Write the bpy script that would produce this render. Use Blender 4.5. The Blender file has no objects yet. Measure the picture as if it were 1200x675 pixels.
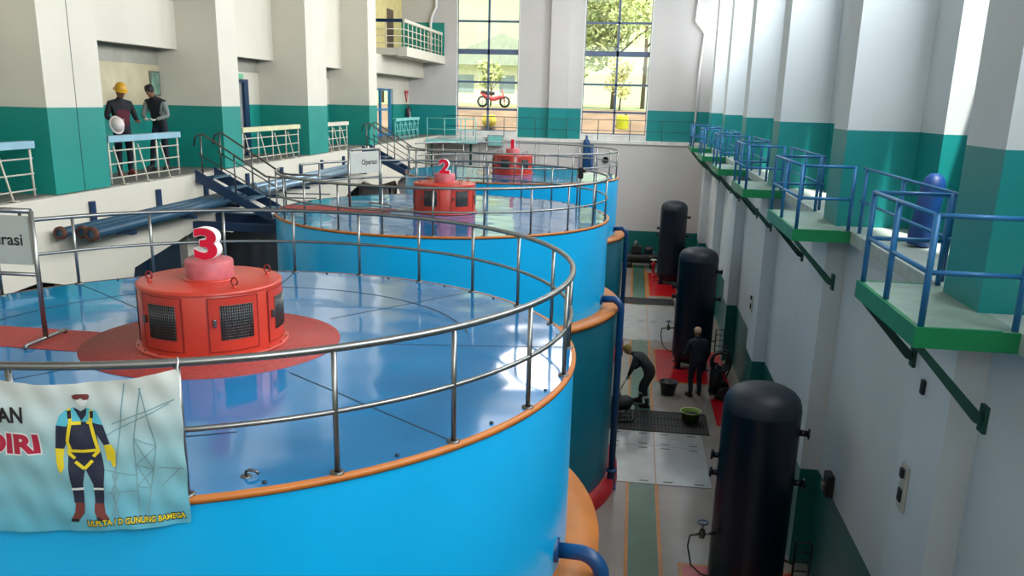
import bpy, bmesh, math, random
from mathutils import Vector, Matrix
random.seed(7)
PI = math.pi
R = math.radians
scene = bpy.context.scene
COL = scene.collection

# ------------------------------------------------------------------ camera, world, sun, lights
def lin(c):
    c = c / 255.0
    return c / 12.92 if c <= 0.04045 else ((c + 0.055) / 1.055) ** 2.4
def rgb(r, g, b):
    return (lin(r), lin(g), lin(b), 1.0)

CAM_H = 7.0
cam_data = bpy.data.cameras.new('camera')
cam = bpy.data.objects.new('camera', cam_data)
COL.objects.link(cam)
F_PX, CX, CY = 1000.0, 600.0, 391.0
vy_ = Vector((745.5 - CX, 121.4 - CY, F_PX)).normalized()
vvx = 507.0
vvy = CY - (F_PX * F_PX + (vvx - CX) * (745.5 - CX)) / (121.4 - CY)
vd_ = Vector((vvx - CX, vvy - CY, F_PX)).normalized()
vz_ = -vd_
vx_ = vy_.cross(vz_)
# world = M @ cam (cam x right, y down, z forward)
M = Matrix((vx_, vy_, vz_))
xr = M @ Vector((1, 0, 0)); yu = M @ Vector((0, -1, 0)); zb = M @ Vector((0, 0, -1))
cam.matrix_world = Matrix(((xr.x, yu.x, zb.x, 0), (xr.y, yu.y, zb.y, 0), (xr.z, yu.z, zb.z, CAM_H), (0, 0, 0, 1)))
cam_data.sensor_width = 36.0
cam_data.lens = 30.0
cam_data.shift_y = (CY - 337.5) / 1200.0
cam_data.clip_start = 0.05
cam_data.clip_end = 400
scene.camera = cam

scene.view_settings.view_transform = 'Standard'
scene.view_settings.look = 'None'
scene.view_settings.gamma = 1.0
scene.view_settings.use_curve_mapping = False
scene.view_settings.exposure = 0.0
scene.cycles.use_denoising = True
scene.cycles.max_bounces = 8
scene.cycles.diffuse_bounces = 2
scene.cycles.glossy_bounces = 4
scene.cycles.sample_clamp_indirect = 6.0
scene.cycles.caustics_reflective = False

world = bpy.data.worlds.new('sky')
scene.world = world
world.use_nodes = True
wn = world.node_tree.nodes
wn['Background'].inputs[0].default_value = (0.86, 0.94, 1.0, 1)
wn['Background'].inputs[1].default_value = 2.0

def lamp(name, kind, loc, rot, energy, color=(1, 1, 1), size=None):
    d = bpy.data.lights.new(name, kind)
    d.energy = energy
    d.color = color
    if kind == 'AREA':
        d.shape = 'RECTANGLE'
        d.size, d.size_y = size
    if kind == 'SUN':
        d.angle = R(2)
    o = bpy.data.objects.new(name, d)
    COL.objects.link(o)
    o.location = loc
    o.rotation_euler = rot
    return o

SUN = lamp('sun', 'SUN', (0, 60, 30), (R(22), R(8), 0), 9.0, (1.0, 0.95, 0.84))
# daylight through the high windows of the right wall, one per bay
BAYS = [(-5.5, 0.4), (2.6, 6.6), (8.3, 11.6), (13.6, 17.6), (19.3, 23.1), (24.8, 28.6), (30.4, 34.3), (36.0, 39.2)]
for (b0, b1) in BAYS:
    lamp('window_daylight', 'AREA', (4.22, (b0 + b1) / 2, 10.8), (0, R(90), 0), 480 if 1 < b0 < 20 else (760 if b0 < 1 else (620 if b0 < 35 else 110)), (0.93, 0.97, 1.0), (3.0, b1 - b0 - 0.5))
# daylight of the big window behind the camera
lamp('near_window_daylight', 'AREA', (-3, -7.0, 10.9), (R(75), 0, 0), 40, (0.96, 0.98, 1.0), (9, 2.4))
for y, e_ in ((4.0, 25), (14.0, 25), (24.0, 90), (32.0, 460)):  # unseen fill lamps added under the closed roof to brighten the hall
    lamp('ceiling_fill', 'AREA', (-3.0, y, 13.1), (0, 0, 0), e_, (1.0, 0.98, 0.95), (3.0, 5.0))

# ------------------------------------------------------------------ materials
MATS = {}
def mat(name, col, rough=0.5, metal=0.0, var=0.06, scale=3.0, bump=0.0, spec=0.5, emit=None, coat=0.0, stretch=None):
    if name in MATS:
        return MATS[name]
    m = bpy.data.materials.new(name)
    m.use_nodes = True
    nt = m.node_tree
    b = nt.nodes['Principled BSDF']
    b.inputs['Roughness'].default_value = rough
    b.inputs['Metallic'].default_value = metal
    b.inputs['Specular IOR Level'].default_value = spec
    b.inputs['Coat Weight'].default_value = coat
    b.inputs['Coat Roughness'].default_value = 0.05
    c = rgb(*col)
    tc = nt.nodes.new('ShaderNodeTexCoord')
    no = nt.nodes.new('ShaderNodeTexNoise')
    no.inputs['Scale'].default_value = scale
    no.inputs['Detail'].default_value = 5
    if stretch:
        mp = nt.nodes.new('ShaderNodeMapping')
        mp.inputs['Scale'].default_value = stretch
        nt.links.new(tc.outputs['Object'], mp.inputs['Vector'])
        nt.links.new(mp.outputs['Vector'], no.inputs['Vector'])
    else:
        nt.links.new(tc.outputs['Object'], no.inputs['Vector'])
    rmp = nt.nodes.new('ShaderNodeValToRGB')
    rmp.color_ramp.elements[0].position = 0.3
    rmp.color_ramp.elements[1].position = 0.7
    rmp.color_ramp.elements[0].color = (c[0] * (1 - 2 * var), c[1] * (1 - 2 * var), c[2] * (1 - 2 * var), 1)
    rmp.color_ramp.elements[1].color = (min(1, c[0] * (1 + var)), min(1, c[1] * (1 + var)), min(1, c[2] * (1 + var)), 1)
    nt.links.new(no.outputs['Fac'], rmp.inputs['Fac'])
    nt.links.new(rmp.outputs['Color'], b.inputs['Base Color'])
    if bump:
        bp = nt.nodes.new('ShaderNodeBump')
        bp.inputs['Strength'].default_value = bump
        bp.inputs['Distance'].default_value = 0.02
        nt.links.new(no.outputs['Fac'], bp.inputs['Height'])
        nt.links.new(bp.outputs['Normal'], b.inputs['Normal'])
        if coat: nt.links.new(bp.outputs['Normal'], b.inputs['Coat Normal'])
    if emit:
        b.inputs['Emission Color'].default_value = rgb(*emit[0])
        b.inputs['Emission Strength'].default_value = emit[1]
    MATS[name] = m
    return m

WHITE = mat('white_wall_paint', (222, 215, 198), 0.6, var=0.035, scale=0.6)
COOL = mat('cool_white_wall_paint', (212, 219, 222), 0.6, var=0.035, scale=0.6)
GREYW = mat('grey_wall_paint', (210, 206, 204), 0.5, var=0.03, scale=0.5)
TEAL = mat('teal_wall_paint', (24, 142, 130), 0.45, var=0.06, scale=0.8)
TEALC = mat('cyan_teal_wall_paint', (18, 140, 140), 0.45, var=0.06, scale=0.8)
PFLOOR = mat('grey_green_platform_floor', (140, 166, 154), 0.55, var=0.1)
DTEAL = mat('dark_teal_paint', (12, 104, 98), 0.4, var=0.08, scale=0.8)
TAN = mat('tan_wall_paint', (176, 160, 132), 0.6, var=0.05, scale=0.8)
OLIVE = mat('olive_wall_paint', (48, 96, 76), 0.5, var=0.06, scale=0.8)
CEIL = mat('ceiling_paint', (150, 148, 144), 0.7)
CONC = mat('concrete', (120, 116, 110), 0.7, var=0.1)
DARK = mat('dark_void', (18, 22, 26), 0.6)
BLUE = mat('blue_barrel_paint', (12, 182, 244), 0.28, var=0.05, scale=0.7)
DECK = mat('glossy_blue_deck', (20, 124, 182), 0.10, var=0.10, scale=1.1, bump=0.16, coat=0.4)
for _n in DECK.node_tree.nodes:
    if _n.type == 'BUMP': _n.inputs['Distance'].default_value = 0.12
    if _n.type == 'TEX_NOISE': _n.inputs['Detail'].default_value = 1.0
DECK.node_tree.nodes['Principled BSDF'].inputs['Coat IOR'].default_value = 1.5
ORANGE = mat('orange_edge_paint', (196, 116, 48), 0.45, var=0.08)
GTEAL = mat('teal_barrel_paint', (10, 104, 124), 0.35)
REDBASE = mat('red_floor_paint', (178, 34, 40), 0.35, var=0.1)
STEEL = mat('stainless_steel', (150, 150, 147), 0.36, 1.0, var=0.08, scale=8)
DSTEEL = mat('dull_steel', (120, 120, 118), 0.4, 1.0, var=0.1)
CASTRED = mat('orange_red_housing_paint', (196, 58, 40), 0.34, var=0.06)
CAPRED = mat('pink_red_cap_paint', (196, 98, 104), 0.45, var=0.12, scale=9)
MATRED = mat('red_deck_mat', (166, 58, 52), 0.6, var=0.14, scale=25)
BLACK = mat('black_mesh', (20, 18, 18), 0.55, var=0.2, scale=40)
SEAM = mat('dark_seam', (24, 44, 60), 0.5)
HSEAM = mat('red_seam', (128, 32, 24), 0.5)
NUMRED = mat('number_red', (226, 12, 58), 0.35, var=0.02)
NUMWHITE = mat('number_white', (244, 242, 240), 0.4, var=0.02)
RAILW = mat('cream_rail_paint', (222, 214, 196), 0.45)
RAILB = mat('pale_blue_rail_paint', (150, 190, 205), 0.45)
RAILC = mat('pale_teal_rail_paint', (130, 206, 200), 0.45)
NAVY = mat('navy_stair_paint', (18, 52, 88), 0.4, var=0.1)
TREAD = mat('tread_plate', (110, 140, 160), 0.35, 0.4, var=0.15, scale=12)
PIPEB = mat('grey_blue_pipe_paint', (44, 82, 106), 0.4, var=0.12)
RUST = mat('rusty_flange', (96, 58, 44), 0.7, var=0.2, scale=15)
TANK = mat('dark_navy_tank_paint', (4, 15, 34), 0.32, var=0.1, scale=1.5)
TANKTOP = mat('dusty_tank_dome', (30, 37, 50), 0.5, var=0.15, scale=4)
BPIPE = mat('blue_water_pipe_paint', (16, 72, 122), 0.35)
PRAIL = mat('blue_platform_rail_paint', (40, 116, 172), 0.4, var=0.1)
PGREEN = mat('green_fascia_paint', (14, 128, 76), 0.4, var=0.08)
DGREEN = mat('dark_green_strut_paint', (12, 62, 52), 0.45)
PDECK = mat('pale_platform_floor', (176, 190, 184), 0.55, var=0.1)
SIGN = mat('grey_sign_panel', (186, 188, 178), 0.5, var=0.03)
INK = mat('black_lettering', (24, 24, 28), 0.5, var=0.0)
FLOORB = mat('beige_floor_paint', (152, 140, 132), 0.16, var=0.08, scale=0.8)
FLOORG = mat('green_lane_paint', (84, 116, 98), 0.16, var=0.08, scale=1.2)
FLOORO = mat('orange_line_paint', (188, 116, 44), 0.25, var=0.08)
FLOORR = mat('red_floor_square_paint', (190, 26, 34), 0.2, var=0.1)
PLATE = mat('worn_steel_plate', (184, 184, 182), 0.16, 0.2, var=0.05, scale=2.5)
GRATE = mat('dark_grating', (46, 42, 40), 0.45, 0.3)
RUBBER = mat('black_rubber', (22, 22, 24), 0.6)
BUCKET = mat('black_bucket_plastic', (30, 32, 36), 0.4)
LIME = mat('lime_basket_plastic', (120, 150, 52), 0.5)
WFRAME = mat('blue_grey_window_frame', (92, 108, 136), 0.5)
CREAMF = mat('white_window_reveal', (236, 234, 228), 0.5)
SKIN = mat('skin', (150, 102, 78), 0.55, var=0.05, scale=20)
HAIR = mat('black_hair', (18, 16, 16), 0.6)
CLBLACK = mat('black_cloth', (22, 24, 30), 0.8)
CLNAVY = mat('dark_navy_cloth', (20, 26, 40), 0.8)
CLMAROON = mat('maroon_cloth', (84, 18, 34), 0.8)
CLGREY = mat('grey_shirt_cloth', (128, 136, 130), 0.8)
REFL = mat('reflective_tape', (170, 176, 170), 0.4)
BOOT = mat('black_boot_leather', (20, 18, 18), 0.5)
HELMY = mat('yellow_helmet_plastic', (214, 160, 36), 0.35, var=0.03)
HELMW = mat('white_helmet_plastic', (226, 214, 208), 0.35, var=0.03)
OCHRE = mat('ochre_cap_cloth', (140, 116, 58), 0.8)
GLOVEW = mat('white_glove_cloth', (206, 204, 190), 0.8)
GLOVET = mat('teal_glove_rubber', (26, 120, 108), 0.6)

def banner_material():
    m = bpy.data.materials.new('printed_banner_cloth')
    m.use_nodes = True
    nt = m.node_tree
    b = nt.nodes['Principled BSDF']
    b.inputs['Roughness'].default_value = 0.45
    tc = nt.nodes.new('ShaderNodeTexCoord')
    sp = nt.nodes.new('ShaderNodeSeparateXYZ')
    mr = nt.nodes.new('ShaderNodeMapRange')
    mr.inputs['From Min'].default_value = -0.12
    mr.inputs['From Max'].default_value = 0.72
    rp = nt.nodes.new('ShaderNodeValToRGB')
    e = rp.color_ramp.elements
    e[0].position = 0.0; e[0].color = rgb(84, 168, 190)
    e[1].position = 1.0; e[1].color = rgb(214, 214, 206)
    k = e.new(0.45); k.color = rgb(142, 192, 200)
    k = e.new(0.75); k.color = rgb(190, 208, 206)
    nt.links.new(tc.outputs['Object'], sp.inputs[0])
    nt.links.new(sp.outputs['Z'], mr.inputs['Value'])
    nt.links.new(mr.outputs[0], rp.inputs['Fac'])
    nt.links.new(rp.outputs['Color'], b.inputs['Base Color'])
    return m
BANNER = banner_material()
def flat(name, col, rough=0.6):
    return mat(name, col, rough, var=0.02)

def leaf_material(name, a, b_):
    m = bpy.data.materials.new(name)
    m.use_nodes = True
    nt = m.node_tree
    b = nt.nodes['Principled BSDF']
    b.inputs['Roughness'].default_value = 0.7
    tc = nt.nodes.new('ShaderNodeTexCoord')
    no = nt.nodes.new('ShaderNodeTexNoise')
    no.inputs['Scale'].default_value = 2.2
    rp = nt.nodes.new('ShaderNodeValToRGB')
    rp.color_ramp.elements[0].position = 0.35; rp.color_ramp.elements[0].color = rgb(*a)
    rp.color_ramp.elements[1].position = 0.65; rp.color_ramp.elements[1].color = rgb(*b_)
    nt.links.new(tc.outputs['Object'], no.inputs['Vector'])
    nt.links.new(no.outputs['Fac'], rp.inputs['Fac'])
    nt.links.new(rp.outputs['Color'], b.inputs['Base Color'])
    return m
LEAF1 = leaf_material('green_leaves', (140, 160, 80), (222, 224, 160))
LEAF2 = leaf_material('yellow_green_leaves', (200, 204, 110), (244, 240, 170))
BARK = mat('bark', (96, 78, 58), 0.8)
GRASS = mat('garden_grass', (150, 160, 110), 0.9, var=0.15, scale=0.6)
EARTH = mat('garden_earth', (138, 114, 92), 0.9, var=0.15, scale=0.8)

# ------------------------------------------------------------------ mesh builder
class MB:
    def __init__(self):
        self.v = []; self.f = []; self.mi = []; self.mats = []; self.sm = []
    def mid(self, m):
        if m not in self.mats: self.mats.append(m)
        return self.mats.index(m)
    def add(self, vs, fs, m, smooth=False):
        o = len(self.v)
        self.v += [Vector(p) for p in vs]
        k = self.mid(m)
        for f in fs:
            self.f.append([i + o for i in f]); self.mi.append(k); self.sm.append(smooth)
        return self
    def box(self, a, b, m, bev=0.0, xf=None):
        (x0, y0, z0), (x1, y1, z1) = a, b
        x0, x1 = min(x0, x1), max(x0, x1); y0, y1 = min(y0, y1), max(y0, y1); z0, z1 = min(z0, z1), max(z0, z1)
        if bev > 0:
            bm = bmesh.new()
            bmesh.ops.create_cube(bm, size=1)
            for v in bm.verts:
                v.co = Vector((x0 + (v.co.x + .5) * (x1 - x0), y0 + (v.co.y + .5) * (y1 - y0), z0 + (v.co.z + .5) * (z1 - z0)))
            bmesh.ops.bevel(bm, geom=bm.edges[:], offset=min(bev, .45 * min(x1 - x0, y1 - y0, z1 - z0)), segments=2, affect='EDGES', profile=0.5)
            bm.verts.index_update()
            vs = [v.co.copy() for v in bm.verts]; fs = [[v.index for v in f.verts] for f in bm.faces]
            bm.free()
        else:
            vs = [Vector((x, y, z)) for x in (x0, x1) for y in (y0, y1) for z in (z0, z1)]
            fs = [(0, 1, 3, 2), (4, 6, 7, 5), (0, 4, 5, 1), (2, 3, 7, 6), (0, 2, 6, 4), (1, 5, 7, 3)]
        if xf is not None: vs = [xf @ p for p in vs]
        return self.add(vs, fs, m)
    def tube(self, pts, r, m, n=10, closed=False, caps=True):
        pts = [Vector(p) for p in pts]
        N = len(pts); rings = []
        up = None
        for i, p in enumerate(pts):
            if closed:
                t = (pts[(i + 1) % N] - pts[i - 1])
            else:
                t = pts[min(i + 1, N - 1)] - pts[max(i - 1, 0)]
            t.normalize()
            if up is None:
                up = t.orthogonal().normalized()
            up = (up - t * up.dot(t))
            if up.length < 1e-6: up = t.orthogonal()
            up.normalize()
            s = t.cross(up)
            rr = r[i] if isinstance(r, (list, tuple)) else r
            rings.append([p + (up * math.cos(2 * PI * k / n) + s * math.sin(2 * PI * k / n)) * rr for k in range(n)])
        vs = [q for ring in rings for q in ring]
        fs = []
        for i in range(N if closed else N - 1):
            j = (i + 1) % N
            for k in range(n):
                l = (k + 1) % n
                fs.append((i * n + k, i * n + l, j * n + l, j * n + k))
        self.add(vs, fs, m, True)
        if caps and not closed:
            o = len(self.v) - len(vs)
            k = self.mid(m)
            self.f.append([o + i for i in range(n)][::-1]); self.mi.append(k); self.sm.append(False)
            self.f.append([o + (N - 1) * n + i for i in range(n)]); self.mi.append(k); self.sm.append(False)
        return self
    def lathe(self, prof, m, c=(0, 0, 0), n=48, smooth=True, a0=0, a1=2 * PI, axis=None):
        c = Vector(c)
        full = abs(a1 - a0 - 2 * PI) < 1e-6
        K = n if full else n + 1
        vs = []
        for (r, z) in prof:
            for k in range(K):
                a = a0 + (a1 - a0) * k / n
                p = Vector((r * math.cos(a), r * math.sin(a), z))
                if axis is not None: p = axis @ p
                vs.append(c + p)
        fs = []
        for i in range(len(prof) - 1):
            for k in range(n):
                l = (k + 1) % K if full else k + 1
                fs.append((i * K + k, i * K + l, (i + 1) * K + l, (i + 1) * K + k))
        return self.add(vs, fs, m, smooth)
    def prism(self, poly, fn0, fn1, m):
        a = [Vector(fn0(*p)) for p in poly]; b = [Vector(fn1(*p)) for p in poly]
        n = len(poly)
        fs = [list(range(n)), list(range(n, 2 * n))[::-1]]
        for i in range(n):
            j = (i + 1) % n
            fs.append((j, i, n + i, n + j))
        return self.add(a + b, fs, m)
    def ball(self, c, r, m, n=16, k=10, sc=(1, 1, 1), rot=None):
        prof = [(r * math.sin(PI * i / k), -r * math.cos(PI * i / k)) for i in range(k + 1)]
        A = Matrix.Diagonal(sc)
        if rot is not None: A = rot @ A
        prof[0] = (1e-4, -r); prof[-1] = (1e-4, r)
        return self.lathe(prof, m, c, n, True, axis=A)
    def build(self, name, parent=None, loc=None, label=None, kind=None):
        me = bpy.data.meshes.new(name)
        me.from_pydata([tuple(p) for p in self.v], [], self.f)
        for m in self.mats: me.materials.append(m)
        for p, k, s in zip(me.polygons, self.mi, self.sm):
            p.material_index = k; p.use_smooth = s
        me.update()
        bm = bmesh.new(); bm.from_mesh(me)
        bmesh.ops.recalc_face_normals(bm, faces=bm.faces[:])
        bm.to_mesh(me); bm.free()
        o = bpy.data.objects.new(name, me)
        COL.objects.link(o)
        if parent is not None: o.parent = parent
        if loc is not None: o.location = loc
        if label: o['label'] = label
        if kind: o['kind'] = kind
        return o

def empty(name, loc, label, cat, group=None, rz=0.0):
    o = bpy.data.objects.new(name, None)
    COL.objects.link(o)
    o.empty_display_size = 0.2
    o.location = loc
    o.rotation_euler = (0, 0, rz)
    o['label'] = label; o['category'] = cat
    if group: o['group'] = group
    return o
def tag(o, label, cat, group=None):
    o['label'] = label; o['category'] = cat
    if group: o['group'] = group
    return o
def children(o):
    return [c for c in bpy.data.objects if c.parent == o]
def copy_tree(o, loc=None, label=None, parent=None):
    c = o.copy(); COL.objects.link(c); c.parent = parent
    if loc is not None: c.location = loc
    if label: c['label'] = label
    for ch in children(o): copy_tree(ch, parent=c)
    return c
def struct(mb, name):
    return mb.build(name, kind='structure')

def text_mesh(body, size, offset=0.0, depth=0.0, align='LEFT'):
    cu = bpy.data.curves.new('lettering', 'FONT')
    cu.body = body; cu.size = size; cu.offset = offset; cu.extrude = depth
    cu.align_x = align; cu.resolution_u = 6
    o = bpy.data.objects.new('lettering', cu)
    COL.objects.link(o)
    bpy.context.view_layer.update()
    me = bpy.data.meshes.new_from_object(o.evaluated_get(bpy.context.evaluated_depsgraph_get()))
    bpy.data.objects.remove(o); bpy.data.curves.remove(cu)
    vs = [v.co.copy() for v in me.vertices]; fs = [list(p.vertices) for p in me.polygons]
    bpy.data.meshes.remove(me)
    return vs, fs
def fit_text(vs, x0, x1, z0, z1):
    ax, bx = min(v.x for v in vs), max(v.x for v in vs); ay, by = min(v.y for v in vs), max(v.y for v in vs)
    return [((x0 + (v.x - ax) / (bx - ax) * (x1 - x0)), (z0 + (v.y - ay) / (by - ay) * (z1 - z0)), v.z) for v in vs]

# ------------------------------------------------------------------ setting
W = 5.4           # level of the side walkways
TT = 6.72         # top of the teal wainscot
YE = 39.4         # upper end wall
YL = 38.9         # lower end wall
XC = -3.37
GY = [6.46, 15.41, 24.36]
ZD = 5.0

f = MB()
f.box((-13, -7.5, -0.3), (4.4, YL, 0.0), FLOORB)
def mark(x0, y0, x1, y1, m, z=0.004):
    f.box((x0, y0, 0.0005), (x1, y1, z), m)
mark(0.30, -3, 0.78, 38.2, FLOORG)
mark(0.24, -3, 0.30, 38.2, FLOORO)
mark(0.78, -3, 0.85, 38.2, FLOORO)
for (x0, y0, x1, y1) in [(1.15, 9.6, 2.84, 12.3), (0.98, 21.6, 2.84, 24.6), (0.95, 32.0, 2.84, 36.5)]:
    mark(x0, y0, x1, y1, FLOORR)
    mark(x0 - 0.07, y0 - 0.07, x0, y1 + 0.07, FLOORO)
    mark(x0, y0 - 0.07, x1, y0, FLOORO)
    mark(x0, y1, x1, y1 + 0.07, FLOORO)
mark(2.25, 18.6, 2.84, 20.9, FLOORR, 0.005)
struct(f, 'floor')

# end wall with two tall windows
ew = MB()
WIN = [(-8.1, -5.25, -6.65), (-2.42, 0.52, -0.93)]
WZ0, WZ1 = 5.62, 12.0
def wallbox(mb, a, b, split=TT, low=None, up=WHITE):
    low = low or TEALC
    (x0, y0, z0), (x1, y1, z1) = a, b
    if z0 < split: mb.box((x0, y0, z0), (x1, y1, min(split, z1)), low)
    if z1 > split: mb.box((x0, y0, max(split, z0)), (x1, y1, z1), up)
wallbox(ew, (-10.6, YE, W), (-8.1, YE + 0.35, 13.5), up=GREYW)
wallbox(ew, (-5.25, YE, W), (-2.42, YE + 0.35, 13.5), up=GREYW)
wallbox(ew, (0.52, YE, W), (4.4, YE + 0.35, 13.5), up=GREYW)
for (x0, x1, xm) in WIN:
    ew.box((x0, YE, W), (x1, YE + 0.35, WZ0), CREAMF)
    ew.box((x0, YE, WZ1), (x1, YE + 0.35, 13.5), GREYW)
# pilaster between the windows
wallbox(ew, (-3.85, YE - 0.3, W), (-3.05, YE, 13.5), up=GREYW)
# lower end wall
ew.box((-13, YL, 1.45), (4.4, YE + 0.35, W - 0.02), GREYW)
ew.box((-13, YE, 8.55), (-10.6, YE + .35, 13.5), GREYW)
ew.box((-13, YL, -0.3), (4.4, YE + 0.35, 1.45), DTEAL)
ew.box((-8.0, YL - 0.06, W - 0.14), (3.0, YE, W), CREAMF)
for x in (-6.9, -6.0, -5.1, -4.2, -3.3):
    ew.box((x - 0.008, YL - 0.004, 1.6), (x + 0.008, YL, W - 0.15), CONC)
ew.box((-8, YL - 0.004, 4.6), (-2.6, YL, 4.616), CONC)
struct(ew, 'wall_far')

GLASS = mat('window_glass', (235, 245, 248), 0.0)
def make_glass():
    m = bpy.data.materials.new('clear_pane')
    m.use_nodes = True
    nt = m.node_tree
    for n in list(nt.nodes):
        if n.type != 'OUTPUT_MATERIAL': nt.nodes.remove(n)
    out = [n for n in nt.nodes if n.type == 'OUTPUT_MATERIAL'][0]
    mix = nt.nodes.new('ShaderNodeMixShader'); tr = nt.nodes.new('ShaderNodeBsdfTransparent'); gl = nt.nodes.new('ShaderNodeBsdfGlossy')
    gl.inputs['Roughness'].default_value = 0.02
    tr.inputs['Color'].default_value = (0.96, 0.98, 0.97, 1)
    mix.inputs[0].default_value = 0.05
    nt.links.new(tr.outputs[0], mix.inputs[1]); nt.links.new(gl.outputs[0], mix.inputs[2]); nt.links.new(mix.outputs[0], out.inputs[0])
    return m
PANE = make_glass()
ROWS = [6.59, 7.77, 9.07, 10.35, 11.6]
for i, (x0, x1, xm) in enumerate(WIN):
    w = MB()
    y0, y1 = YE + 0.1, YE + 0.17
    for z in ROWS:
        t = 0.11 if abs(z - 9.07) < .01 else 0.045
        w.box((x0, y0, z - t), (x1, y1, z + t), WFRAME)
    for x in (x0 + 0.03, xm, x1 - 0.03):
        w.box((x - 0.045, y0, WZ0), (x + 0.045, y1, WZ1), WFRAME)
    w.box((x0, y0, WZ0), (x1, y1, WZ0 + 0.06), WFRAME)
    fr = w.build('window_%d' % (i + 1), kind='structure')
    g = MB(); g.box((x0, YE + 0.13, WZ0), (x1, YE + 0.138, WZ1), PANE)
    g.build('pane', fr)
    s = MB()
    s.box((x0, YE - 0.02, WZ0 - 0.05), (x1, YE + 0.1, WZ0 + 0.02), CREAMF, 0.01)
    s.box((x0, YE - 0.01, WZ0), (x0 + 0.05, YE + 0.1, WZ1), CREAMF)
    s.box((x1 - 0.05, YE - 0.01, WZ0), (x1, YE + 0.1, WZ1), CREAMF)
    s.build('window_reveal', fr)

# right wall: lower part, pilasters, ledge, columns, upper recess
rw = MB()
XR = 3.12
rw.box((XR, -7.5, 1.62), (4.4, YE, W - 0.16), COOL)
rw.box((XR, -7.5, -0.3), (4.4, YE, 1.62), DTEAL)
COLY = [2.0, 7.75, 13.0, 18.75, 24.2, 29.8, 35.3]
for c in COLY:
    rw.box((2.85, c - 0.3, 1.62), (XR, c + 0.75, W - 0.16), COOL)
    rw.box((2.85, c - 0.3, -0.3), (XR, c + 0.75, 1.62), DTEAL)
rw.box((2.98, -7.5, W - 0.16), (4.4, YE, W), PDECK)
for (a, b) in [(6.70, 8.50), (12.05, 14.35), (17.70, 19.80), (23.2, 25.3), (28.8, 30.8), (34.3, 36.3)]:
    rw.box((2.85, a, W - 0.004), (2.98, b, W), PFLOOR); rw.box((2.85, a - .02, W - 0.16), (2.98, b + .02, W - 0.004), PGREEN)
struct(rw, 'wall_right')
ru = MB()
prev = -7.5
for c in COLY:
    # far thick portion of each bay, then the recess with the high window
    wallbox(ru, (3.85, c - 1.35, W), (4.4, c + 0.5, 13.5), up=COOL)
    a, b = prev, c - 1.35
    wallbox(ru, (4.3, a, W), (4.4, b, 8.4), up=COOL)
    ru.box((4.3, a, 12.6), (4.4, b, 13.5), COOL)
    prev = c + 0.5
wallbox(ru, (3.85, prev, W), (4.4, YE, 8.4), up=COOL)
ru.box((3.85, prev, 12.6), (4.4, YE, 13.5), COOL)
struct(ru, 'trim_1')
for c in COLY:
    k = MB()
    wallbox(k, (2.9, c - 0.42, W), (3.9, c + 0.42, 13.5), up=COOL)
    o = k.build('trim_2', kind='structure')

# left wall: walkway slab, fascia with haunched openings, piers, lintels
lf = MB()
lf.box((-13, -7.5, W - 0.18), (-8.95, YE, W), CONC)
poly = [(-7.5, W - 0.02), (YL, W - 0.02), (YL, 2.0)]
for k in (2, 1, 0):
    b = 14.2 + 8.95 * k + (2.3 if k == 1 else 0)
    poly += [(b + 8.0, 2.6), (b + 6.3, 3.98), (b + 3.9, 3.98), (b + 2.45, 4.28), (b, 3.9), (b - .35, 2.8)]
poly += [(13.2, 2.6), (12.3, 3.97), (11.7, 4.14), (10.8, 4.1), (9.8, 3.0), (9.2, 0.0), (8.0, 3.2), (5.5, 3.4), (3.0, 2.6), (2.0, 0.0), (-7.5, 0.0)]
poly = [p for p in poly if p[0] <= YL]
lf.prism(poly, lambda y, z: (-8.85, y, z), lambda y, z: (-9.1, y, z), WHITE)
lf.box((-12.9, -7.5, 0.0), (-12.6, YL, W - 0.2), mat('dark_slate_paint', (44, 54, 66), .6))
for y in (17.3, 18.4, 26.6, 27.6):
    lf.box((-9.9, y, 0.0), (-9.5, y + 0.45, W - 0.2), WHITE)
struct(lf, 'wall_left')
PIER = [(6.3, 7.9), (12.35, 13.8), (18.1, 19.0), (23.2, 24.72), (28.8, 29.72)]
lp = MB()
for (a, b) in PIER:
    wallbox(lp, (-10.3, a, W), (-8.9, b, 13.5), low=TEAL)
lp.box((-8.9, 13.07, W), (-8.896, 13.085, 13.5), CONC)
lp.box((-8.9, 13.07, W), (-8.894, 13.08, 6.7), DTEAL)
struct(lp, 'trim_3')
ll = MB()
for i in range(len(PIER) - 1):
    a, b = PIER[i][1], PIER[i + 1][0]
    top = 8.85 if i == 1 else 13.5
    ll.box((-10.05, a, 7.88), (-9.84, b, top), WHITE)
    if top < 13: ll.box((-10.05, a, 10.6), (-9.84, b, 13.5), WHITE)
ll.box((-10.05, -7.5, 7.88), (-9.84, PIER[0][0], 13.5), WHITE)
ll.box((-10.05, 29.72, 7.87), (-9.6, YE, 8.55), WHITE)
# back walls of the bays
DO = [(21.7, 22.75)]
wallbox(ll, (-10.55, -7.5, W), (-10.3, 18.5, 8.7), up=mat('beige_wall_paint', (202, 190, 156), 0.6), low=TEAL)
wallbox(ll, (-10.55, 18.5, W), (-10.3, 21.0, 8.7), low=TEAL)
wallbox(ll, (-10.55, 22.3, W), (-10.3, 33.7, 8.7), low=TEAL)
ll.box((-10.55, 21.0, 7.36), (-10.3, 22.3, 8.7), WHITE)
wallbox(ll, (-10.55, 36.8, W), (-10.3, YE, 8.6), low=TEAL)
ll.box((-10.55, 33.7, 7.35), (-10.3, 36.8, 8.6), WHITE)
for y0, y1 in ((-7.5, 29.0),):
    ll.box((-10.3, y0, 7.55), (-10.29, y1, 8.7), mat('soffit_shade_grey', (168, 164, 150), .6))  # soffit shade painted as a grey strip on the back wall
ll.box((-13, -7.5, 8.7), (-10.05, 31.0, 8.85), WHITE)
ll.box((-13, -7.5, 8.85), (-12.8, YE, 13.5), DARK)
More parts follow.
